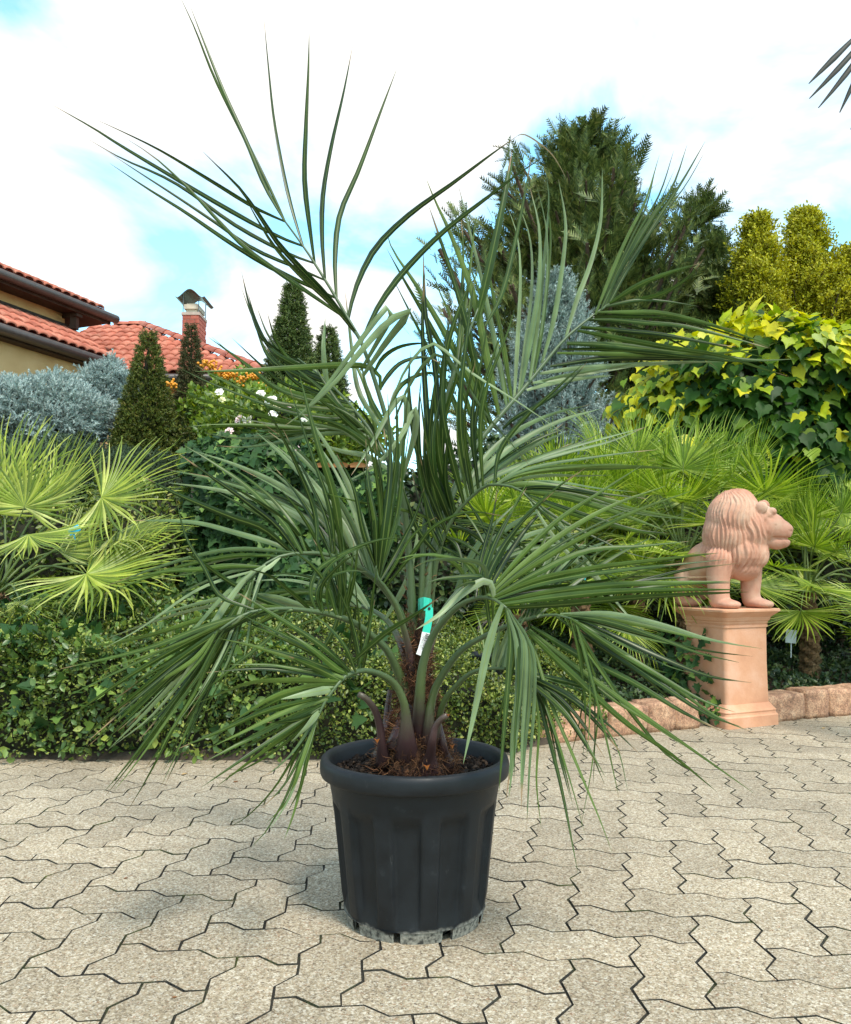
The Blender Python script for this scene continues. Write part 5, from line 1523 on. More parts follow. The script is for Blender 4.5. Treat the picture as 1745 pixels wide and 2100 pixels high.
def hedge_leaves(n, x0, x1, s0, s1, size, sv, depth, name, mat, tv, tf, bias=1.0):
    x = rng.uniform(x0, x1, n); s = s0 + (s1 - s0) * rng.random(n) ** bias
    y, z, ny, nz = hedge_surface(x, s)
    nrm = np.stack([np.zeros(n), ny, nz], 1); nrm /= np.linalg.norm(nrm, axis=1, keepdims=True)
    lump = .05 * np.sin(7 * x + 3 * z) * np.sin(9 * z + 5 * y + 1.3 * x) + .035 * np.sin(17 * x + 2) * np.sin(15 * z + 11 * y) + .02 * np.sin(41 * x) * np.sin(37 * (y + z))
    off = lump - depth * rng.random(n) ** 1.4
    pos = np.stack([x, y, z], 1) + nrm * off[:, None]
    pos[:, 2] = np.maximum(pos[:, 2], .012 + .03 * rng.random(n))
    Z = set_dirs(n, nrm + np.array([0, 0, .35]), .75)
    X = set_dirs(n, nrm * .5 + np.array([0, -.1, .05]), 1.0)
    R = frames(X, Z)
    return new_obj(name, scatter_mesh(name, tv, tf, pos - hoff, R, size * rng.uniform(1 - sv, 1 + sv, n)), mat, hedge)
tag(hedge_leaves(76000, -1.85, .82, 0, 1, .0165, .35, .075, 'foliage', M_HEDGE, RHOMB_V, RHOMB_F, .8), kind='stuff')
tag(hedge_leaves(5200, -2.3, -.55, .0, 1, .036, .35, .04, 'broad_foliage', M_HEDGE2, RHOMB_V, RHOMB_F, .9), kind='stuff')
M_IVYF = leaf_mat('ivy_leaf', [(0, (.018, .048, .014)), (.5, (.032, .076, .022)), (.85, (.06, .12, .03)), (1, (.18, .27, .05))], rough=.5, spec=.2, trans=.15, tcol=(1.2, 1.4, .6))
tag(hedge_leaves(420, -2.0, -.05, .05, .95, .058, .3, .0, 'ivy_foliage', M_IVYF, IVY_V, IVY_F), kind='stuff')
V, F = [], []
xs = np.linspace(-3.4, .86, 60); ss = np.linspace(0, 1, 22)
for x in xs:
    for s in ss:
        y, z, ny, nz = hedge_surface(np.array([x]), np.array([s]))
        l_ = math.hypot(ny[0], nz[0])
        V.append(Vector((x, y[0] - ny[0] / l_ * .085, max(.0, z[0] - nz[0] / l_ * .085))) - hedge.location)
for i in range(59):
    for j in range(21): F.append((i * 22 + j, (i + 1) * 22 + j, (i + 1) * 22 + j + 1, i * 22 + j + 1))
new_obj('twig_core', py_mesh('twig_core', V, F, True), M_TWIG, hedge)

# ground cover behind the stone edging on the right
M_COVER = leaf_mat('ground_cover_leaf', [(0, (.015, .032, .012)), (.6, (.035, .065, .022)), (.9, (.075, .11, .03)), (1, (.16, .18, .06))], rough=.45, spec=.4, trans=.15, tcol=(1.2, 1.4, .6))
n = 22000
x = rng.uniform(.35, 3.6, n); t = rng.random(n)
ye = np.interp(x, [e.x for e in EDGE], [e.y for e in EDGE])
y = ye + .17 + t * 1.6
z = .08 + .30 * t ** .8 + .06 * np.sin(6 * x + 4 * y) * np.sin(5 * y) + rng.random(n) * .06
z *= np.where(x < 1.4, 1.0, .8)
pos = np.stack([x, y, z], 1)
tag(new_obj('ground_cover', scatter_mesh('ground_cover', RHOMB_V, RHOMB_F, pos, frames(set_dirs(n, (0, -.3, .1), 1), set_dirs(n, (0, -.5, 1), .7)), .030 * rng.uniform(.6, 1.4, n)), M_COVER), 'low dark ground cover behind the stone edging', 'ground cover', kind='stuff')

# ================================================================== fan palms
FANC = [(0, (.075, .13, .010)), (.45, (.20, .26, .022)), (.8, (.36, .40, .05)), (1, (.60, .61, .22))]
M_FAN = leaf_mat('fan_palm_leaf', FANC, rough=.40, spec=.45, trans=.28, tcol=(1.5, 1.5, .5))
M_FAN2 = leaf_mat('fan_palm_leaf_green', [(0, (.07, .13, .010)), (.45, (.20, .29, .022)), (.8, (.36, .43, .05)), (1, (.60, .62, .22))], rough=.40, spec=.4, trans=.33, tcol=(1.4, 1.5, .5))
M_FSTALK = plain_mat('fan_palm_stalk', (.10, .14, .03), rough=.5)
M_FTRUNK = noise_mat('fan_palm_trunk', [(.3, (.07, .04, .02)), (.7, (.20, .12, .06))], scale=30, rough=.95, bump=1, bscale=60)
def fan_mesh(nseg, spread, cup, droop, seed, wid=1.0, split=.42):
    """pleated fan: segments joined near the hub, then free and pointed; unit radius"""
    r_ = random.Random(seed)
    V, F = [], []
    da = spread / nseg
    for k in range(nseg):
        a = -spread / 2 + (k + .5) * da + r_.gauss(0, .012)
        ln = (1 - .22 * abs(2 * (k + .5) / nseg - 1) ** 2) * r_.uniform(.92, 1.05)
        dr = droop * r_.uniform(.5, 1.6); tw = r_.gauss(0, .15)
        b0 = len(V); m = 8
        for i in range(m):
            t = (i / (m - 1)) * ln
            full = t * math.tan(da / 2) * .98
            w = full if t < split else split * math.tan(da / 2) * max(.05, 1 - (t - split) / (ln - split + 1e-6)) ** .62 * .92
            w = max(w, .002) * wid
            z = cup * t * t * (1 + .4 * math.cos(a)) - dr * max(0, t - .5) ** 2 * 3
            ridge = .35 * w
            ca, sa = math.cos(a + tw * max(0, t - .5)), math.sin(a + tw * max(0, t - .5))
            for sg, dz in ((-1, -ridge), (0, ridge), (1, -ridge)):
                V.append((t * ca - sg * w * sa, t * sa + sg * w * ca, z + dz))
        for i in range(m - 1):
            o_ = b0 + 3 * i
            F += [(o_, o_ + 1, o_ + 4, o_ + 3), (o_ + 1, o_ + 2, o_ + 5, o_ + 4)]
    return np_mesh('fan_leaf', V, F)
FANS = [fan_mesh(36, math.radians(s_), c_, d_, q, split=sp_) for q, (s_, c_, d_, sp_) in enumerate(((205, .12, .12, .36), (230, .20, .18, .33), (170, .06, .12, .38), (255, .28, .25, .32), (190, .10, .34, .30), (140, .18, .10, .40)))]
FANS2 = [f_.copy() for f_ in FANS]
def fan_palm(name, base, crown, leaves, label, group=None, mat=M_FAN, trunk_r=.06, fans=FANS):
    """leaves: (hub point, direction of the middle segment, surface normal, radius)"""
    root = thing(name, base, label, 'palm', group)
    rb = Vector(base)
    cr_ = Vector(crown)
    path = [rb, rb.lerp(cr_, .5) + Vector((.01, 0, 0)), cr_]
    path = catmull(path, 34)
    V, F = [], []
    ns = 18
    for i, p in enumerate(path):
        for k in range(ns):
            a = 2 * math.pi * k / ns
            rr = trunk_r * (1.15 - .3 * i / 33) * (.88 + .34 * ((i * .5 + (.5 if k % 2 else 0) + .11 * k) % 1.0) + .15 * math.sin(k * 7.3 + i * 1.7))
            V.append(p - rb + Vector((rr * math.cos(a), rr * math.sin(a), 0)))
    for i in range(33):
        for k in range(ns):
            k2 = (k + 1) % ns
            F.append((i * ns + k, i * ns + k2, (i + 1) * ns + k2, (i + 1) * ns + k))
    F.append(tuple(33 * ns + k for k in range(ns)))
    new_obj('trunk', py_mesh('trunk', V, F), M_FTRUNK, root)
    for (hub, dr, nm, rad) in leaves:
        hub = Vector(hub)
        R = frames(np.array([dr], float), np.array([nm], float))[0]
        M = Matrix(R.tolist()).to_4x4()
        me = random.choice(fans)
        o = new_obj('fan_leaf', me, mat, root)
        o.matrix_basis = Matrix.Translation(hub - rb) @ M @ Matrix.Scale(rad, 4)
        # stalk arching from the crown to the hub
        c0 = cr_ + Vector((random.gauss(0, .015), random.gauss(0, .015), random.uniform(-.03, .02)))
        mid = c0.lerp(hub, .55) + Vector((0, 0, .12 * (hub - c0).length)) - Vector(dr).normalized() * .04 * (hub - c0).length
        pth = catmull([c0, mid, hub, hub + Vector(dr).normalized() * rad * .12], 9)
        V, F = tube([p - rb for p in pth], [.009, .0085, .008, .007, .0065, .006, .0055, .004, .002], 6, flat=.6)
        new_obj('petiole', py_mesh('petiole', V, F, True), M_FSTALK, root)
    return root
def nd(*v): return np.array(v, float) / np.linalg.norm(v)
# left palm: leaf hubs as they hang in the photograph, each at its own distance
Lb = GND(-8, 1420); Lb = Vector((P(-6, 1250, 4.0).x, 4.0, .1)); Lc = P(-6, 1215, 4.0)
lv = []
for (x, y, d, ax, ay, az, nx_, ny_, nz_, rpx) in (
    (50, 1040, 3.95, .25, .15, 1, -.25, -1, .25, 165),
    (95, 1030, 4.1, .75, .1, .75, -.5, -.8, .5, 180),
    (208, 1020, 4.0, 1, -.1, .12, -.1, -.75, .65, 190),
    (58, 1096, 3.7, .55, -.45, -.30, .25, -.65, .75, 165),
    (224, 1103, 4.05, .9, -.1, .10, 0, -.35, .93, 175),
    (226, 1165, 3.85, 1, -.15, -.08, .05, -.75, .65, 180),
    (177, 1177, 3.7, .9, -.25, -.32, .25, -.55, .8, 185),
    (41, 1233, 3.65, .25, -.5, -.35, .1, -.75, .65, 125),
    (158, 1237, 3.9, .5, -.2, -.5, .2, -.8, .5, 75),
    (-30, 1050, 4.2, -.5, .1, .9, .2, -1, .2, 170),
    (10, 1010, 4.35, .1, .3, 1, -.1, -1, .1, 180),
    (-40, 1150, 3.8, -.6, -.5, .1, 0, -.6, .8, 160),
    (120, 1130, 4.25, .8, .3, .3, -.2, -.8, .6, 150)):
    lv.append((P(x, y, d), nd(ax, ay, az), nd(nx_, ny_, nz_), rpx * d / F_PX))
fan_palm('fan_palm', Lb, Lc, lv, 'yellow green fan palm beside the hedge and silver shrub')
# right palms
def auto_palm(px, base_d, crown_py, n, rpx, label, mat, fans, seed, lean=0, spread=1.0):
    r_ = random.Random(seed)
    base = Vector((P(px, 1300, base_d).x, base_d, bed_z(P(px, 1300, base_d).x, base_d) - .02))
    crown = P(px + lean, crown_py, base_d)
    out_ = []
    for k in range(n):
        az = 2 * math.pi * (k * .381966) + r_.uniform(-.3, .3)
        el = math.radians(82 - 112 * (k / n) + r_.uniform(-12, 12))
        dv = Vector((math.cos(az) * math.cos(el), math.sin(az) * math.cos(el), math.sin(el)))
        L_ = r_.uniform(.30, .46) * spread
        hub = crown + dv * L_
        dv2 = (dv + Vector((0, 0, -.35 + .25 * math.sin(el)))).normalized()
        # blade faces up and outward
        nrm = (Vector((0, 0, 1)) - dv2 * dv2.z)
        nrm = nrm.normalized() if nrm.length > .05 else Vector((-math.cos(az), -math.sin(az), 0))
        nrm = (nrm + Vector((r_.gauss(0, .3), r_.gauss(0, .3) - .15, r_.gauss(0, .2)))).normalized()
        out_.append((hub, tuple(dv2), tuple(nrm), rpx * base_d / F_PX * r_.uniform(.85, 1.15)))
    return fan_palm('fan_palm', base, crown, out_, label, None, mat, .05, fans)
auto_palm(1060, 4.9, 1185, 20, 118, 'fan palm standing behind the potted palm, before the blue spruce', M_FAN2, FANS2, 1, spread=1.15)
auto_palm(1300, 5.0, 1125, 24, 120, 'tall fan palm in front of the golden leaved vine', M_FAN2, FANS2, 22, spread=1.35)
auto_palm(1190, 4.5, 1200, 20, 112, 'fan palm with low fans between potted palm and terracotta lion', M_FAN2, FANS2, 3, spread=1.0)
auto_palm(1400, 4.75, 1150, 24, 118, 'bushy fan palm directly behind the terracotta lion', M_FAN2, FANS2, 4, spread=1.25)
auto_palm(1470, 5.3, 1120, 20, 116, 'fan palm touching the left edge of the golden vine', M_FAN2, FANS2, 5, spread=1.3)
auto_palm(1170, 5.5, 1110, 20, 116, 'fan palm half hidden behind the other fan palms', M_FAN2, FANS2, 8, spread=1.2)
auto_palm(1655, 4.9, 1215, 22, 105, 'fan palm with thatched brown stem on the face side of the lion', M_FAN2, FANS2, 6, spread=1.15)
auto_palm(1775, 5.0, 1200, 18, 105, 'fan palm beyond the lion, under the vine', M_FAN2, FANS2, 7, spread=1.2)
for me in FANS2:
    me.materials.clear(); me.materials.append(M_FAN2)
# tall palm outside the frame whose leaf tips hang into it
M_FANB = leaf_mat('old_fan_leaf', [(0, (.010, .014, .006)), (1, (.022, .022, .012))], rough=.5, spec=.4, trans=.15)
FANS3 = [fan_mesh(9, math.radians(62), .05, .05, 91, .62, .62)]
tp = P(1745, 60, 3.0)
tb = Vector((tp.x + .75, 3.1, 0))
tcw = Vector((tp.x + .72, 3.1, tp.z + .12))
fan_palm('tall_fan_palm', tb, tcw, [(P(1846, -15, 3.0), nd(-.36, -.05, -1), nd(-.3, -.9, .15), .60), (tcw + Vector((.3, .1, .25)), nd(.8, .2, .3), nd(-.2, -.2, 1), .5), (tcw + Vector((.1, .35, .3)), nd(.2, .9, .3), nd(0, -.2, 1), .5), (tcw + Vector((.2, -.3, .2)), nd(.5, -.8, .1), nd(.1, 0, 1), .5)],
         'tall palm whose dark split leaf tips hang against the sky', None, M_FANB, .07, FANS3)

# ================================================================== ivy wall with roses behind
wall_px = [(395, 1250), (395, 905), (500, 885), (640, 905), (700, 955), (790, 955), (800, 1250)]
ivy = thing('ivy_wall', P(590, 1250, 4.45), 'garden wall fully covered in dark glossy ivy', 'ivy wall')
io = Vector(ivy.location)
M_GWALL = noise_mat('garden_wall_plaster', [(.3, (.16, .12, .09)), (.7, (.28, .22, .17))], scale=6, rough=.95)
a0, a1 = P(392, 1000, 4.6), P(800, 1000, 4.6)
wt = P(700, 968, 4.6).z
mb = MB(); mb.box(((a0.x + a1.x) / 2, 4.72, wt / 2), ((a1.x - a0.x) / 2, .12, wt / 2)); new_obj('wall_core', mb.mesh('wall_core', off=io), M_GWALL, ivy)
def ivy_cover(px, py): return 905 + 50 * (px > 640) - 25 * math.sin((px - 395) / 245 * 3.14) * (px < 640)
n = 5200
pxs = rng.uniform(380, 810, n); pys = rng.uniform(880, 1280, n)
pos, nr, sz = [], [], []
for x, y in zip(pxs, pys):
    top = ivy_cover(x, y)
    if y < top + rng.normal(0, 8): continue
    bulge = .16 * math.sin((x - 380) / 430 * math.pi) + .10 * math.sin(x * .021 + 1) * math.sin(y * .017) + .05 * math.sin(x * .06) * math.sin(y * .05 + 2)
    near_top = max(0, 1 - (y - top) / 40)
    p = P(x, y, 4.52 - bulge + .14 * near_top + rng.random() * .10)
    pos.append(p); nr.append((rng.normal(0, .35), -1 + .5 * near_top, .35 + .6 * near_top)); sz.append(rng.uniform(.035, .075))
pos = np.array([tuple(p - io) for p in pos]); nr = np.array(nr); n = len(pos)
Z = set_dirs(n, nr / np.linalg.norm(nr, axis=1, keepdims=True), .42)
X = set_dirs(n, (0, -.3, -.8), .8)
R = frames(X, Z); sz = np.array(sz)
order = np.argsort(pos[:, 1] - sz * 2)
lead = order[:240]; rest = order[240:]
tag(new_obj('ivy_leaves', scatter_mesh('ivy_leaves', IVY_V, IVY_F, pos[rest], R[rest], sz[rest]), M_IVYF, ivy), kind='stuff')
M_IVYO = leaf_mat('ivy_leaf_single', [(0, (.018, .048, .014)), (.6, (.036, .085, .024)), (.9, (.07, .135, .03)), (1, (.2, .29, .05))], rough=.48, spec=.22, trans=.15, per_object=True)
IVYM = np_mesh('ivy_leaf', IVY_V, IVY_F)
def place(o, p, R3, s):
    o.matrix_basis = Matrix.Translation(Vector(p)) @ Matrix(R3.tolist()).to_4x4() @ Matrix.Scale(float(s), 4)
for i in lead:
    place(new_obj('ivy_leaf', IVYM, M_IVYO, ivy), pos[i], R[i], sz[i])
M_CAPT = terracotta_mat('cap_tile_clay', (.48, .17, .07), (.62, .25, .10), (.70, .36, .18))
for k in range(3):
    c = P(668 + 34 * k, 956, 4.55)
    V, F = [], []
    for q, yy in enumerate((-.10, .22)):
        for m_ in range(9):
            an = math.pi * m_ / 8
            V.append(c + Vector((-math.cos(an) * .055, yy, math.sin(an) * .030 - .02 + (.02 if yy > 0 else 0))) - io)
    F = [(m_, m_ + 1, 10 + m_, 9 + m_) for m_ in range(8)] + [tuple(range(9))]
    new_obj('cap_tile', py_mesh('cap_tile', V, F, True), M_CAPT, ivy)

# rose and firethorn shrub
M_ROSEL = leaf_mat('rose_leaf', [(0, (.05, .10, .012)), (.5, (.13, .20, .025)), (1, (.30, .36, .05))], rough=.45, spec=.4, trans=.3, tcol=(1.4, 1.4, .4))
def leafy_shrub(name, label, cat, ctr, rad, n, size, mat, seed, tv=RHOMB_V, tf=RHOMB_F, core=.72, up=.3, spread=.7):
    """rounded shrub: leaves through the outer shell of a lumpy ellipsoid"""
    r_ = np.random.default_rng(seed)
    base = Vector((ctr.x, ctr.y, bed_z(ctr.x, ctr.y) - .03))
    root = thing(name, base, label, cat)
    d = r_.normal(size=(n, 3)); d /= np.linalg.norm(d, axis=1, keepdims=True)
    lump = 1 + .13 * np.sin(5 * d[:, 0] + seed) * np.sin(4 * d[:, 2] + 1) + .09 * np.sin(11 * d[:, 0] + 9 * d[:, 2] + seed) + .05 * np.sin(23 * d[:, 0]) * np.sin(21 * d[:, 2] + 2)
    rr = (1 - .32 * r_.random(n) ** 1.6) * lump
    pos = d * rr[:, None] * np.array(rad) + np.array(ctr)
    k = pos[:, 2] > base.z + .01
    pos, d = pos[k], d[k]; m = len(pos)
    Z = d * .7 + np.array([0, -.15, up]) + unit(m) * spread; X = d * .6 + np.array([0, 0, up]) + unit(m) * .8
    o = new_obj('foliage', scatter_mesh('foliage', tv, tf, pos - np.array(base), frames(X, Z), size * r_.uniform(.65, 1.35, m)), mat, root)
    tag(o, kind='stuff')
    V, F = [], []
    st = MB()
    for q in range(5):
        a = 2 * math.pi * q / 5 + seed
        tip = Vector(ctr) + Vector((math.cos(a) * rad[0] * .5, math.sin(a) * rad[1] * .5, rad[2] * .3))
        st.add(*tube(catmull([base + Vector((math.cos(a) * .03, math.sin(a) * .03, 0)), base.lerp(tip, .5) + Vector((0, 0, .05)), tip], 6), [.02, .018, .015, .012, .009, .005], 6))
    new_obj('stems', st.mesh('stems', off=base), M_BARK, root)
    if core:
        blob_core('twig_core', lambda u, v: (ctr.x + rad[0] * core * math.cos(u) * math.sin(math.pi * v), ctr.y + rad[1] * core * math.sin(u) * math.sin(math.pi * v), max(base.z, ctr.z + rad[2] * core * math.cos(math.pi * v))), M_TWIG, root, base, 24, 12)
    return root
rose = leafy_shrub('rose_bush', 'rose bush with white, cream and pink blooms behind the ivy wall', 'rose bush', P(580, 900, 5.3), (.62, .45, .36), 9000, .045, M_ROSEL, 3, core=.6)
M_PET_ = {'w': plain_mat('white_petal', (.80, .77, .66), rough=.6), 'k': plain_mat('pale_pink_petal', (.78, .55, .55), rough=.6), 'r': plain_mat('deep_pink_petal', (.70, .10, .28), rough=.6), 'y': plain_mat('cream_petal', (.80, .72, .38), rough=.6)}
def bloom_mesh(seed):
    r_ = random.Random(seed); V, F = [], []
    for ring, (np_, rr, hh, wdt) in enumerate(((6, 1.0, .15, .75), (5, .72, .38, .6), (4, .45, .5, .45))):
        for k in range(np_):
            a = 2 * math.pi * (k + .4 * ring) / np_ + r_.uniform(-.2, .2)
            ca, sa = math.cos(a), math.sin(a)
            b0 = len(V)
            for (t, w, z) in ((0, .12, 0), (.5, wdt * .5, hh * .8), (1, wdt * .38, hh * 1.0 + r_.uniform(-.1, .12))):
                for sg in (-1, 1): V.append((rr * t * ca - sg * w * sa, rr * t * sa + sg * w * ca, z + (.06 if t == .5 else 0)))
            F += [(b0, b0 + 1, b0 + 3, b0 + 2), (b0 + 2, b0 + 3, b0 + 5, b0 + 4)]
    return V, F
BL = {}
for k, (x, y, c, s_) in enumerate(((500, 865, 'w', .042), (512, 862, 'w', .035), (482, 919, 'r', .038), (606, 921, 'k', .032), (470, 885, 'k', .03), (450, 805, 'w', .028), (556, 822, 'w', .04), (570, 832, 'y', .03), (588, 836, 'k', .03), (603, 873, 'y', .026), (560, 850, 'w', .03), (490, 860, 'k', .03), (455, 820, 'y', .022), (579, 925, 'y', .022), (535, 808, 'w', .028), (625, 860, 'w', .026))):
    if (c, k % 3) not in BL:
        V, F = bloom_mesh(k); BL[(c, k % 3)] = py_mesh('bloom', V, F)
    p = P(x, y, 4.86 - .02 * (k % 3))
    o = new_obj('bloom', BL[(c, k % 3)], M_PET_[c], rose)
    o.matrix_basis = Matrix.Translation(p - rose.location) @ Matrix.Rotation(math.radians(55), 4, 'X') @ Matrix.Rotation(random.gauss(0, .4), 4, 'Y') @ Matrix.Scale(s_, 4)
fire = leafy_shrub('firethorn_shrub', 'shrub with clusters of orange berries below the tiled roof', 'shrub', P(500, 850, 6.2), (.45, .4, .30), 6000, .04, M_ROSEL, 5, core=.6)
M_BERRY = plain_mat('orange_berry', (.70, .27, .015), rough=.4)
def berry_cluster(n, s_, seed):
    r_ = random.Random(seed); bm = bmesh.new()
    for _ in range(n):
        p = Vector((r_.gauss(0, 1), r_.gauss(0, .5), r_.gauss(0, .7))) * s_
        bmesh.ops.create_icosphere(bm, subdivisions=1, radius=.011, matrix=Matrix.Translation(p))
    return bm_mesh('berry_cluster', bm, True)
BC = [berry_cluster(22, .022, q) for q in range(3)]
for k, (x, y) in enumerate(((432, 748), (480, 818), (487, 815), (462, 770), (450, 762), (500, 775), (520, 770), (352, 788), (425, 742), (475, 766), (540, 790))):
    new_obj('berry_cluster', BC[k % 3], M_BERRY, fire, P(x, y, 5.75) - fire.location)

# ================================================================== clipped and conical conifers
def cone_conifer(name, label, px, d, top_py, half_px, mat, n, size, tv, tf, seed, shape=.75, bottom_z=.15, lump=.12, up=.45, limbs=26, tmin=.3):
    r_ = np.random.default_rng(seed)
    top = P(px, top_py, d); base = Vector((top.x, d, bed_z(top.x, d) - .03))
    root = thing(name, base, label, 'conifer')
    H = top.z - base.z; Rm = half_px * d / F_PX
    t = r_.random(n * 4)
    t = t[(t > tmin) & (r_.random(n * 4) < np.minimum(1, (1 - t) / shape) + .12)][:n]
    t = np.clip(t, 0, .992); n = len(t)
    a = r_.random(n) * 2 * np.pi
    prof = np.minimum(1, ((1 - t) / shape)) ** .85
    prof = np.where(t < .12, prof * (.75 + t * 2), prof)
    lm = 1 + lump * np.sin(5 * a + 9 * t * H) * np.sin(13 * t * H + 2 * a) + .6 * lump * np.sin(9 * a + 23 * t * H + seed)
    rr = Rm * prof * lm * (1 - .38 * r_.random(n) ** 1.7) + .01
    pos = np.stack([rr * np.cos(a), rr * np.sin(a), bottom_z + t * (H - bottom_z)], 1)
    out_ = np.stack([np.cos(a), np.sin(a), np.full(n, up)], 1)
    X = set_dirs(n, out_ / np.linalg.norm(out_, axis=1, keepdims=True), .38)
    tag(new_obj('crown', scatter_mesh('crown', tv, tf, pos, frames(X, unit(n)), size * r_.uniform(.65, 1.3, n) * (1 - .35 * t)), mat, root), kind='stuff')
    V, F = tube(catmull([(0, 0, 0), (.01, 0, H * .5), (0, 0, H * .985)], 10), [Rm * .13 * (1 - .96 * k / 9) + .004 for k in range(10)], 8)
    st = MB(); st.add(V, F)
    for q in range(limbs):
        tt = .08 + .85 * q / limbs; an = q * 2.4
        L_ = Rm * min(1, (1 - tt) / shape) * .75
        st.add(*tube([(0, 0, tt * H), (math.cos(an) * L_, math.sin(an) * L_, tt * H + L_ * .35)], [.012, .004], 5))
    new_obj('trunk', st.mesh('trunk'), M_BARK, root)
    blob_core('twig_core', lambda u, v: ((lambda tt: (base.x + Rm * .66 * min(1, (1 - tt) / shape) * math.cos(u), base.y + Rm * .66 * min(1, (1 - tt) / shape) * math.sin(u), base.z + bottom_z + tt * (H - bottom_z) * .96))(v)), M_TWIG, root, base, 16, 12)
    return root
M_YEW = leaf_mat('yew_needles', [(0, (.035, .056, .009)), (.5, (.080, .108, .015)), (.85, (.16, .175, .024)), (1, (.24, .18, .04))], rough=.5, spec=.35, trans=.1)
M_YEWB = leaf_mat('browning_needles', [(0, (.03, .045, .014)), (.4, (.06, .08, .02)), (.7, (.11, .09, .035)), (1, (.20, .12, .055))], rough=.6, spec=.3, trans=.1)
M_SPR = leaf_mat('spruce_needles', [(0, (.045, .075, .02)), (.5, (.085, .125, .03)), (.9, (.15, .19, .045)), (1, (.21, .23, .06))], rough=.5, spec=.35, trans=.1)
cone_conifer('yew_column', 'dark green columnar yew beside the silver shrub', 305, 6.0, 682, 70, M_YEW, 7500, .085, YEW_V, YEW_F, 11, .55, lump=.10)
cone_conifer('dwarf_conifer', 'narrow conifer with browning needles before the tiled roof', 393, 6.8, 666, 60, M_YEWB, 7500, .075, YEW_V, YEW_F, 12, .85)
cone_conifer('sugarloaf_spruce', 'dense green cone spruce right of the tiled roof', 600, 8.2, 588, 88, M_SPR, 11000, .13, YEW_V, YEW_F, 13, .8, lump=.16)
cone_conifer('sugarloaf_spruce', 'smaller spruce just behind the dense green cone spruce', 672, 8.6, 674, 80, M_SPR, 8000, .13, YEW_V, YEW_F, 14, .8, lump=.16)
M_SILV = leaf_mat('silver_foliage', [(0, (.22, .28, .26)), (.5, (.37, .45, .42)), (1, (.57, .64, .60))], rough=.6, spec=.25, trans=.12)
def silver(name, label, px, py, d, rx, rz, n, seed):
    c = P(px, py, d)
    return leafy_shrub(name, label, 'shrub', c, (rx * d / F_PX, rx * d / F_PX * .8, rz * d / F_PX), n, .085, M_SILV, seed, SILV_V, SILV_F, core=.66, up=.55, spread=.9)
silver('silver_shrub', 'broad silver blue shrub below the ochre house wall', 55, 858, 6.0, 165, 74, 9500, 21)
silver('silver_shrub', 'round ball of grey green foliage beside the dark yew column', 216, 806, 6.6, 50, 56, 3000, 22)
M_DIMB = leaf_mat('grey_green_shrub', [(0, (.04, .065, .035)), (.6, (.07, .105, .055)), (1, (.12, .16, .08))], rough=.6, spec=.3, trans=.12)
leafy_shrub('underplanting_shrub', 'fine grey green shrub beneath the silver shrub', 'shrub', P(150, 985, 5.4), (.75, .35, .24), 6500, .06, M_DIMB, 31, SILV_V, SILV_F, core=.7)
leafy_shrub('underplanting_shrub', 'small leaved shrub between left fan palm and ivy', 'shrub', P(300, 1120, 4.7), (.42, .3, .40), 6000, .03, M_HEDGE, 32, core=.72)
leafy_shrub('underplanting_shrub', 'small leaved shrub under the fan palm at the hedge', 'shrub', P(90, 1150, 4.9), (.6, .3, .42), 5000, .035, M_HEDGE, 33, core=.75)
leafy_shrub('dark_shrub', 'dark evergreen between ivy wall and columnar yew', 'shrub', P(420, 950, 6.2), (.42, .35, .45), 4000, .07, M_YEW, 34, YEW_V, YEW_F, core=.7)
leafy_shrub('dark_shrub', 'dark green shrub behind the potted palm under the blue spruce', 'shrub', P(950, 1080, 5.6), (.7, .35, .55), 6500, .05, M_COVER, 35, core=.8)
leafy_shrub('dark_shrub', 'dark leafy shrub right behind the palm stem', 'shrub', P(855, 1195, 4.75), (.42, .3, .33), 6000, .042, M_COVER, 38, core=.8)
leafy_shrub('dark_shrub', 'dark shrub filling the gap behind the fan palms', 'shrub', P(1300, 1150, 5.9), (1.3, .35, .75), 9000, .06, M_COVER, 36, core=.82)
leafy_shrub('dark_shrub', 'dark shrub low under the golden vine', 'shrub', P(1690, 1180, 5.5), (.9, .3, .45), 5500, .05, M_COVER, 37, core=.8)

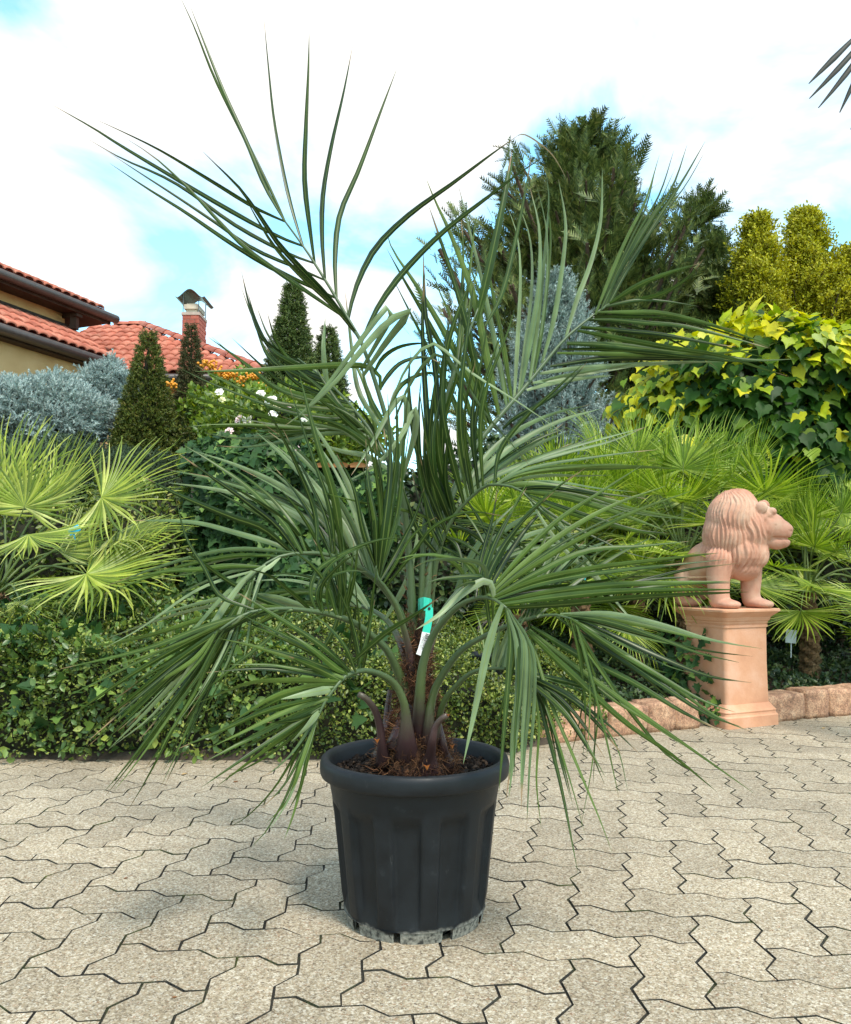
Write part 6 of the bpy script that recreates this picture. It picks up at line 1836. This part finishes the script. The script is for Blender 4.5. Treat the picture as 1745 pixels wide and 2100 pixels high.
# ================================================================== tall loose conifers at the back
def cedar(name, label, px, d, top_py, left_px, right_px, mat, seed, nlimb=150, tips=3, spray=.42, t0=.1, dens=1.0, cat='conifer', lift=.45, tv=CEDAR_V, tf=CEDAR_F, shape=.7, full=.45, wide=1.0):
    r_ = random.Random(seed)
    top = P(px, top_py, d); base = Vector((top.x, d, 0))
    root = thing(name, base, label, cat)
    H = top.z
    RL, RR = left_px * d / F_PX, right_px * d / F_PX
    wood = MB()
    lean = [Vector((0, 0, 0)), Vector((r_.uniform(-.1, .1), 0, H * .5)), Vector((0, 0, H))]
    wood.add(*tube(catmull(lean, 12), [max(.012, H * .022 * (1 - k / 11.5)) for k in range(12)], 8))
    pos, X, Z, S = [], [], [], []
    def limb(p0, az, L_, rise, dens_):
        dv = Vector((math.cos(az), math.sin(az), 0))
        p1 = p0 + dv * L_ * .55 + Vector((0, 0, rise * L_ * .25)); p2 = p0 + dv * L_ + Vector((0, 0, rise * L_))
        path = catmull([p0, p1, p2], 7)
        wood.add(*tube(path, [.02 + .012 * L_ - .003 * k for k in range(7)] if L_ > .5 else [.012 - .0015 * k for k in range(7)], 5))
        m = int((10 + 24 * L_) * dens_)
        for _ in range(m):
            t = r_.uniform(.22, 1.0) ** .8
            f_ = t * 6; i = min(5, int(f_)); q = path[i].lerp(path[i + 1], f_ - i)
            T = (path[i + 1] - path[i]).normalized()
            spread_ = (.15 * L_ * (1.15 - t) + .05) * wide
            q = q + Vector((r_.gauss(0, 1), r_.gauss(0, 1), r_.gauss(0, .7))) * spread_
            dd = T * 1.0 + Vector((r_.gauss(0, .45), r_.gauss(0, .45), r_.gauss(.12, .4)))
            pos.append(q); X.append(dd); Z.append(Vector((r_.gauss(0, .6), r_.gauss(-.3, .6), 1))); S.append(spray * r_.uniform(.55, 1.2) * (1.1 - .35 * t))
    for k in range(nlimb):
        t = t0 + (1 - t0) * r_.random() ** .85
        az = k * 2.39996 + r_.uniform(-.5, .5)
        side = math.cos(az)
        Rm = (RR if side > 0 else RL) * abs(side) + (RL + RR) / 2 * (1 - abs(side))
        prof = min(1.0, ((1 - t) / full) ** shape)
        L_ = max(.06, Rm * prof * (r_.uniform(.5, 1.0) if r_.random() < .75 else r_.uniform(.9, 1.25)))
        z = t * H - lift * L_ * .55
        limb(Vector((0, 0, max(.25, z))), az, L_, lift * r_.uniform(.6, 1.5), dens)
    # several leading shoots at the top
    for k in range(tips):
        off = Vector((r_.uniform(-RL, RR) * .35, r_.uniform(-.4, .4), 0)) if k else Vector((0, 0, 0))
        hh = H * (1 - .10 * k * r_.uniform(.5, 1.2) / max(1, tips - 1)) if k else H
        for q in range(26):
            t = q / 25
            p = Vector((off.x * (.5 + .5 * t), off.y, hh * (.84 + .16 * t)))
            pos.append(p + Vector((r_.gauss(0, .10), r_.gauss(0, .10), 0)) * (1.15 - t)); X.append(Vector((r_.gauss(0, .6), r_.gauss(0, .6), 1.1))); Z.append(Vector((r_.gauss(0, 1), -1, .2))); S.append(spray * (.95 - .4 * t))
    pos = np.array([tuple(p) for p in pos]); X = np.array([tuple(p) for p in X]); Z = np.array([tuple(p) for p in Z])
    kk = pos[:, 2] + .5 * np.array(S) * X[:, 2] / np.linalg.norm(X, axis=1) < H * 1.0
    pos, X, Z, S = pos[kk], X[kk], Z[kk], np.array(S)[kk]
    tag(new_obj('crown', scatter_mesh('crown', tv, tf, pos, frames(X, Z), np.array(S)), mat, root), kind='stuff')
    new_obj('trunk', wood.mesh('trunk'), M_BARK, root)
    return root
M_CED = leaf_mat('cypress_scales', [(0, (.045, .068, .018)), (.5, (.092, .128, .030)), (.85, (.165, .20, .045)), (1, (.23, .23, .07))], rough=.55, spec=.3, trans=.15)
def leafy_twig():
    V, F = [], []
    r_ = random.Random(5)
    for i in range(7):
        t = .1 + .13 * i
        a = i * 2.4
        M = Matrix.Translation((t, 0, 0)) @ Matrix.Rotation(a, 4, 'X') @ Matrix.Rotation(-.8, 4, 'Y') @ Matrix.Scale(.30, 4)
        b0 = len(V)
        V += [tuple(M @ Vector(v)) for v in RHOMB_V]; F += [tuple(q + b0 for q in f) for f in RHOMB_F]
    return V, F
TWIG_V, TWIG_F = leafy_twig()
cedar('cypress_tree', 'tallest dark loose cypress rising behind the potted palm', 1200, 14.0, 268, 290, 185, M_CED, 41, nlimb=230, tips=9, spray=.52, dens=.85, t0=.30, shape=.8, full=.33, lift=.62, wide=.9)
cedar('cypress_tree', 'dark cypress standing between tallest cypress and golden trees', 1440, 15.0, 398, 165, 105, M_CED, 42, nlimb=120, tips=4, spray=.48, dens=.85, t0=.3, shape=.95, full=.46, lift=.6, wide=.85)
cedar('cypress_tree', 'low dark cypress joined to the golden trees', 1500, 14.0, 548, 190, 130, M_CED, 43, nlimb=170, tips=4, spray=.46, dens=1.0, t0=.25, shape=.6, full=.4)
M_BLUE = leaf_mat('blue_needles', [(0, (.17, .225, .20)), (.5, (.28, .355, .32)), (1, (.46, .53, .48))], rough=.6, spec=.3, trans=.1)
cedar('blue_spruce', 'pale blue spruce behind the fan palms', 1140, 9.0, 566, 165, 160, M_BLUE, 44, nlimb=260, tips=3, spray=.24, dens=1.3, lift=.8, wide=.6, tv=SPRUCE_V, tf=SPRUCE_F, shape=.8, full=.60, t0=.25)
M_GOLDT = leaf_mat('golden_foliage', [(0, (.20, .20, .008)), (.5, (.37, .35, .012)), (1, (.58, .53, .03))], rough=.55, spec=.3, trans=.3, tcol=(1.2, 1.2, .4))
gk = dict(cat='tree', lift=.8, tv=TWIG_V, tf=TWIG_F, dens=2.4, spray=.21, t0=.5, full=.19, shape=.85, wide=1.1)
cedar('golden_tree', 'golden green columnar tree next to the dark cypress', 1550, 13.0, 446, 50, 54, M_GOLDT, 45, nlimb=230, tips=4, **gk)
cedar('golden_tree', 'taller golden green columnar tree between two lower ones', 1648, 13.2, 434, 52, 78, M_GOLDT, 46, nlimb=260, tips=4, **gk)
cedar('golden_tree', 'low golden green tree at the end of the golden row', 1758, 13.0, 508, 62, 70, M_GOLDT, 47, nlimb=220, tips=3, **gk)

# ================================================================== big vine with large leaves, golden on top
vine = thing('golden_vine', Vector((P(1600, 1000, 6.2).x, 6.3, .1)), 'huge mound of large leaved vine, golden on top', 'vine')
vo = Vector(vine.location)
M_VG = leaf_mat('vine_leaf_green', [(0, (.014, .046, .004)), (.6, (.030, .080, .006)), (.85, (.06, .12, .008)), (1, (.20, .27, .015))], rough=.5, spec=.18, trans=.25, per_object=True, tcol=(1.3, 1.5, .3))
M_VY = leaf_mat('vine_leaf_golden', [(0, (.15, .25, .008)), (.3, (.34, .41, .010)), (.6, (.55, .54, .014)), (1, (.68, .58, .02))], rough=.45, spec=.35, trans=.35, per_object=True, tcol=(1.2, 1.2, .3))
VC = P(1650, 912, 6.9); VR = (375 * 6.9 / F_PX, 1.2, 222 * 6.9 / F_PX)
HM = [np_mesh('vine_leaf', HEART_V, HEART_F), np_mesh('vine_leaf', HEART_V, HEART_F)]
HM[0].materials.append(M_VG); HM[1].materials.append(M_VY)
n = 7600
d = unit(n); d[:, 1] = -np.abs(d[:, 1]); d[:300, 1] *= -1
lump = 1 + .06 * np.sin(6 * d[:, 0] + 1) * np.sin(5 * d[:, 2]) + .05 * np.sin(13 * d[:, 0] + 7 * d[:, 2])
sq = (np.abs(d) ** 3.6).sum(1) ** (-1 / 3.6)                     # boxy mound
layer = 1 - .20 * rng.random(n) ** 1.2
pos = d * (sq * lump * layer)[:, None] * np.array(VR) + np.array(VC)
keep = pos[:, 2] > .5
pos, d, layer = pos[keep], d[keep], layer[keep]; n = len(pos)
Z = set_dirs(n, d * .8 + np.array([0, -.25, .55]), .55)
X = set_dirs(n, d * .35 + np.array([0, -.25, -.85]), .45)
top_ = d[:, 2] > .62
X[top_] = set_dirs(top_.sum(), d[top_] * .3 + np.array([0, -.6, -.15]), .8)
R = frames(X, Z)
S = .105 * rng.uniform(.55, 1.4, n)
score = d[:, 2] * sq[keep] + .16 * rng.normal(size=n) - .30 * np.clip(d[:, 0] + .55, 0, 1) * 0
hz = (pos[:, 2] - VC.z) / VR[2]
gold = (hz > .62 + .22 * rng.normal(size=n)) | ((d[:, 0] < -.72) & (d[:, 2] > -.2) & (rng.random(n) < .55)) | (rng.random(n) < .06)  # golden colour goes to upper leaves, the left edge and a random few
vis = (-d[:, 1] > -.2) & (pos[:, 0] < 1.12 * pos[:, 1] * .53 + .25)
order = np.argsort(-(layer + 1.0 * vis + .06 * gold))
lead, rest = order[:298], order[298:]
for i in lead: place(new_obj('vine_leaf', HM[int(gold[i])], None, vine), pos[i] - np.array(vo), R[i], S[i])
M_VGi = leaf_mat('vine_leaf_green_mass', [(0, (.012, .042, .004)), (.6, (.026, .074, .006)), (.85, (.055, .115, .008)), (1, (.18, .25, .015))], rough=.5, spec=.18, trans=.25, tcol=(1.3, 1.5, .3))
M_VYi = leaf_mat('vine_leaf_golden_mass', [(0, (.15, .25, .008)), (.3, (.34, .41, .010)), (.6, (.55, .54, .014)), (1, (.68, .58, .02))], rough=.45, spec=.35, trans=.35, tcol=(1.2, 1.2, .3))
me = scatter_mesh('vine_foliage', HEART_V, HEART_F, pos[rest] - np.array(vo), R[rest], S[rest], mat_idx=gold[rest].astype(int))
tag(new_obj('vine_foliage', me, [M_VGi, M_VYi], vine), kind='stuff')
blob_core('twig_core', lambda u, v: (lambda dx, dy, dz: (lambda q: (VC.x + VR[0] * .78 * dx * q, VC.y + VR[1] * .70 * dy * q, max(.05, VC.z + VR[2] * .78 * dz * q)))((abs(dx) ** 3.6 + abs(dy) ** 3.6 + abs(dz) ** 3.6) ** (-1 / 3.6)))(math.cos(u) * math.sin(math.pi * v), math.sin(u) * math.sin(math.pi * v), math.cos(math.pi * v)), M_TWIG, vine, vo, 40, 24)
st = MB()
for q in range(4):
    x_ = VC.x - .9 + .6 * q
    st.add(*tube(catmull([(x_, VC.y, 0), (x_ + .1, VC.y - .1, 1.0), (x_ + .3 * math.sin(q), VC.y, 2.0)], 8), [.05 - .004 * k for k in range(8)], 7))
new_obj('stems', st.mesh('stems', off=vo), M_BARK, vine)

# ================================================================== small things in the beds
def small_pot(px, py, d, R0, H, label):
    c = P(px, py, d)
    root = thing('nursery_pot', c, label, 'plant pot')
    V, F = [], []
    ns = 36
    prof = [(R0 * .75, 0), (R0 * .92, H * .82), (R0, H * .83), (R0 * 1.02, H * .97), (R0, H), (R0 * .94, H * .99), (R0 * .9, H * .85), (0.001, H * .84)]
    for (r, z) in prof:
        for k in range(ns): V.append((r * math.cos(2 * math.pi * k / ns), r * math.sin(2 * math.pi * k / ns), z))
    for i in range(len(prof) - 1):
        for k in range(ns): F.append((i * ns + k, i * ns + (k + 1) % ns, (i + 1) * ns + (k + 1) % ns, (i + 1) * ns + k))
    new_obj('pot_wall', py_mesh('pot_wall', V, F, True), M_POT, root)
    return root
sp_ = small_pot(1000, 1395, 3.62, .088, .12, 'small black nursery pot sunk in the hedge behind the palm')
M_GRASS = leaf_mat('sprout_blade', [(0, (.07, .13, .02)), (1, (.16, .22, .05))], rough=.45, spec=.4, trans=.25)
for k in range(10):
    a = k * .63; L_ = random.uniform(.12, .26)
    p0 = Vector((.02 * math.cos(a), .02 * math.sin(a), .12)); p2 = p0 + Vector((math.cos(a) * L_ * .6, math.sin(a) * L_ * .6, L_ * .8))
    pth = catmull([p0, p0.lerp(p2, .5) + Vector((0, 0, .03)), p2], 8)
    V, F = [], []
    for i, p in enumerate(pth):
        w = .007 * (1 - i / 7.2); s_ = Vector((-math.sin(a), math.cos(a), 0)); V += [p - s_ * w, p + s_ * w]
    F = [(2 * i, 2 * i + 1, 2 * i + 3, 2 * i + 2) for i in range(7)]
    new_obj('blade', py_mesh('blade', V, F), M_GRASS, sp_)
def plant_label(px, py, d, w, h, col, label, rot=.3):
    p = P(px, py, d)
    me = MB(); me.box((0, 0, 0), (w / 2, .0012, h / 2), Matrix.Rotation(rot, 3, 'Y'))
    me.box((0, .004, -h * .9), (.003, .0015, h * .7), Matrix.Rotation(rot * .5, 3, 'Y'))
    o = new_obj('plant_label', me.mesh('plant_label'), plain_mat('label_plastic', col, rough=.35), None, p)
    return tag(o, label, 'plant label')
plant_label(152, 1087, 3.75, .055, .03, (.02, .40, .72), 'bright blue plastic plant label among the left fan palm leaves', -.5)
plant_label(1199, 1183, 4.3, .014, .03, (.01, .45, .48), 'small teal plant label behind the palm fronds', .2)
plant_label(1622, 1305, 4.6, .06, .075, (.42, .48, .50), 'pale grey plant label in the ground cover by the pedestal', .1)
# fallen dry leaves on the paving
M_DRY = leaf_mat('dry_leaf', [(0, (.16, .06, .025)), (.5, (.30, .15, .06)), (1, (.45, .30, .14))], rough=.8, spec=.2, trans=.1, per_object=True)
DRY = py_mesh('fallen_leaf', [(a_, b_, c_ * 2 + .16) for a_, b_, c_ in RHOMB_V], RHOMB_F)
for k, (x, y, s_, nm) in enumerate(((478, 1605, .022, 'small rusty dry leaf on the paving below the left fronds'), (372, 1590, .03, 'larger dry leaf on the paving close to the hedge'), (262, 1800, .012, 'dark crumb on a pale paver left of the pot'), (352, 2047, .01, 'tiny brown crumb on a paver far in front of the pot'), (1690, 1493, .03, 'fallen leaf by the stone edging'))):
    p = GND(x, y, .0)
    o = new_obj('fallen_leaf', DRY, M_DRY, None, p)
    o.rotation_euler = (0, 0, random.uniform(0, 6)); o.scale = (s_, s_, s_ * .6)
    tag(o, nm, 'leaf', 'fallen leaves on the paving')

# ivy creeping up the shaded side of the pedestal
sprig = thing('ivy_sprig', ped_c - e1 * .20 + Vector((0, 0, .02)), 'ivy creeping up the side of the terracotta pedestal', 'ivy')
sl = sprig.location
n = 150
u_ = rng.uniform(-.13, .22, n); h_ = .02 + .48 * rng.random(n) ** 1.5
u_ = u_ + .10 * h_ / .5
pos = np.array([tuple(ped_c - e1 * (.158 + .03 * rng.random()) + e2 * a_ + Vector((0, 0, b_)) - sl) for a_, b_ in zip(u_, h_)])
pos[:, 2] += sl.z - .02
Z = set_dirs(n, (-e1.x, -e1.y - .3, .3), .4); X = set_dirs(n, (0, -.2, -.9), .8)
R = frames(X, Z)
for i in range(n):
    place(new_obj('ivy_leaf', IVYM, M_IVYO, sprig), pos[i], R[i], rng.uniform(.03, .06))
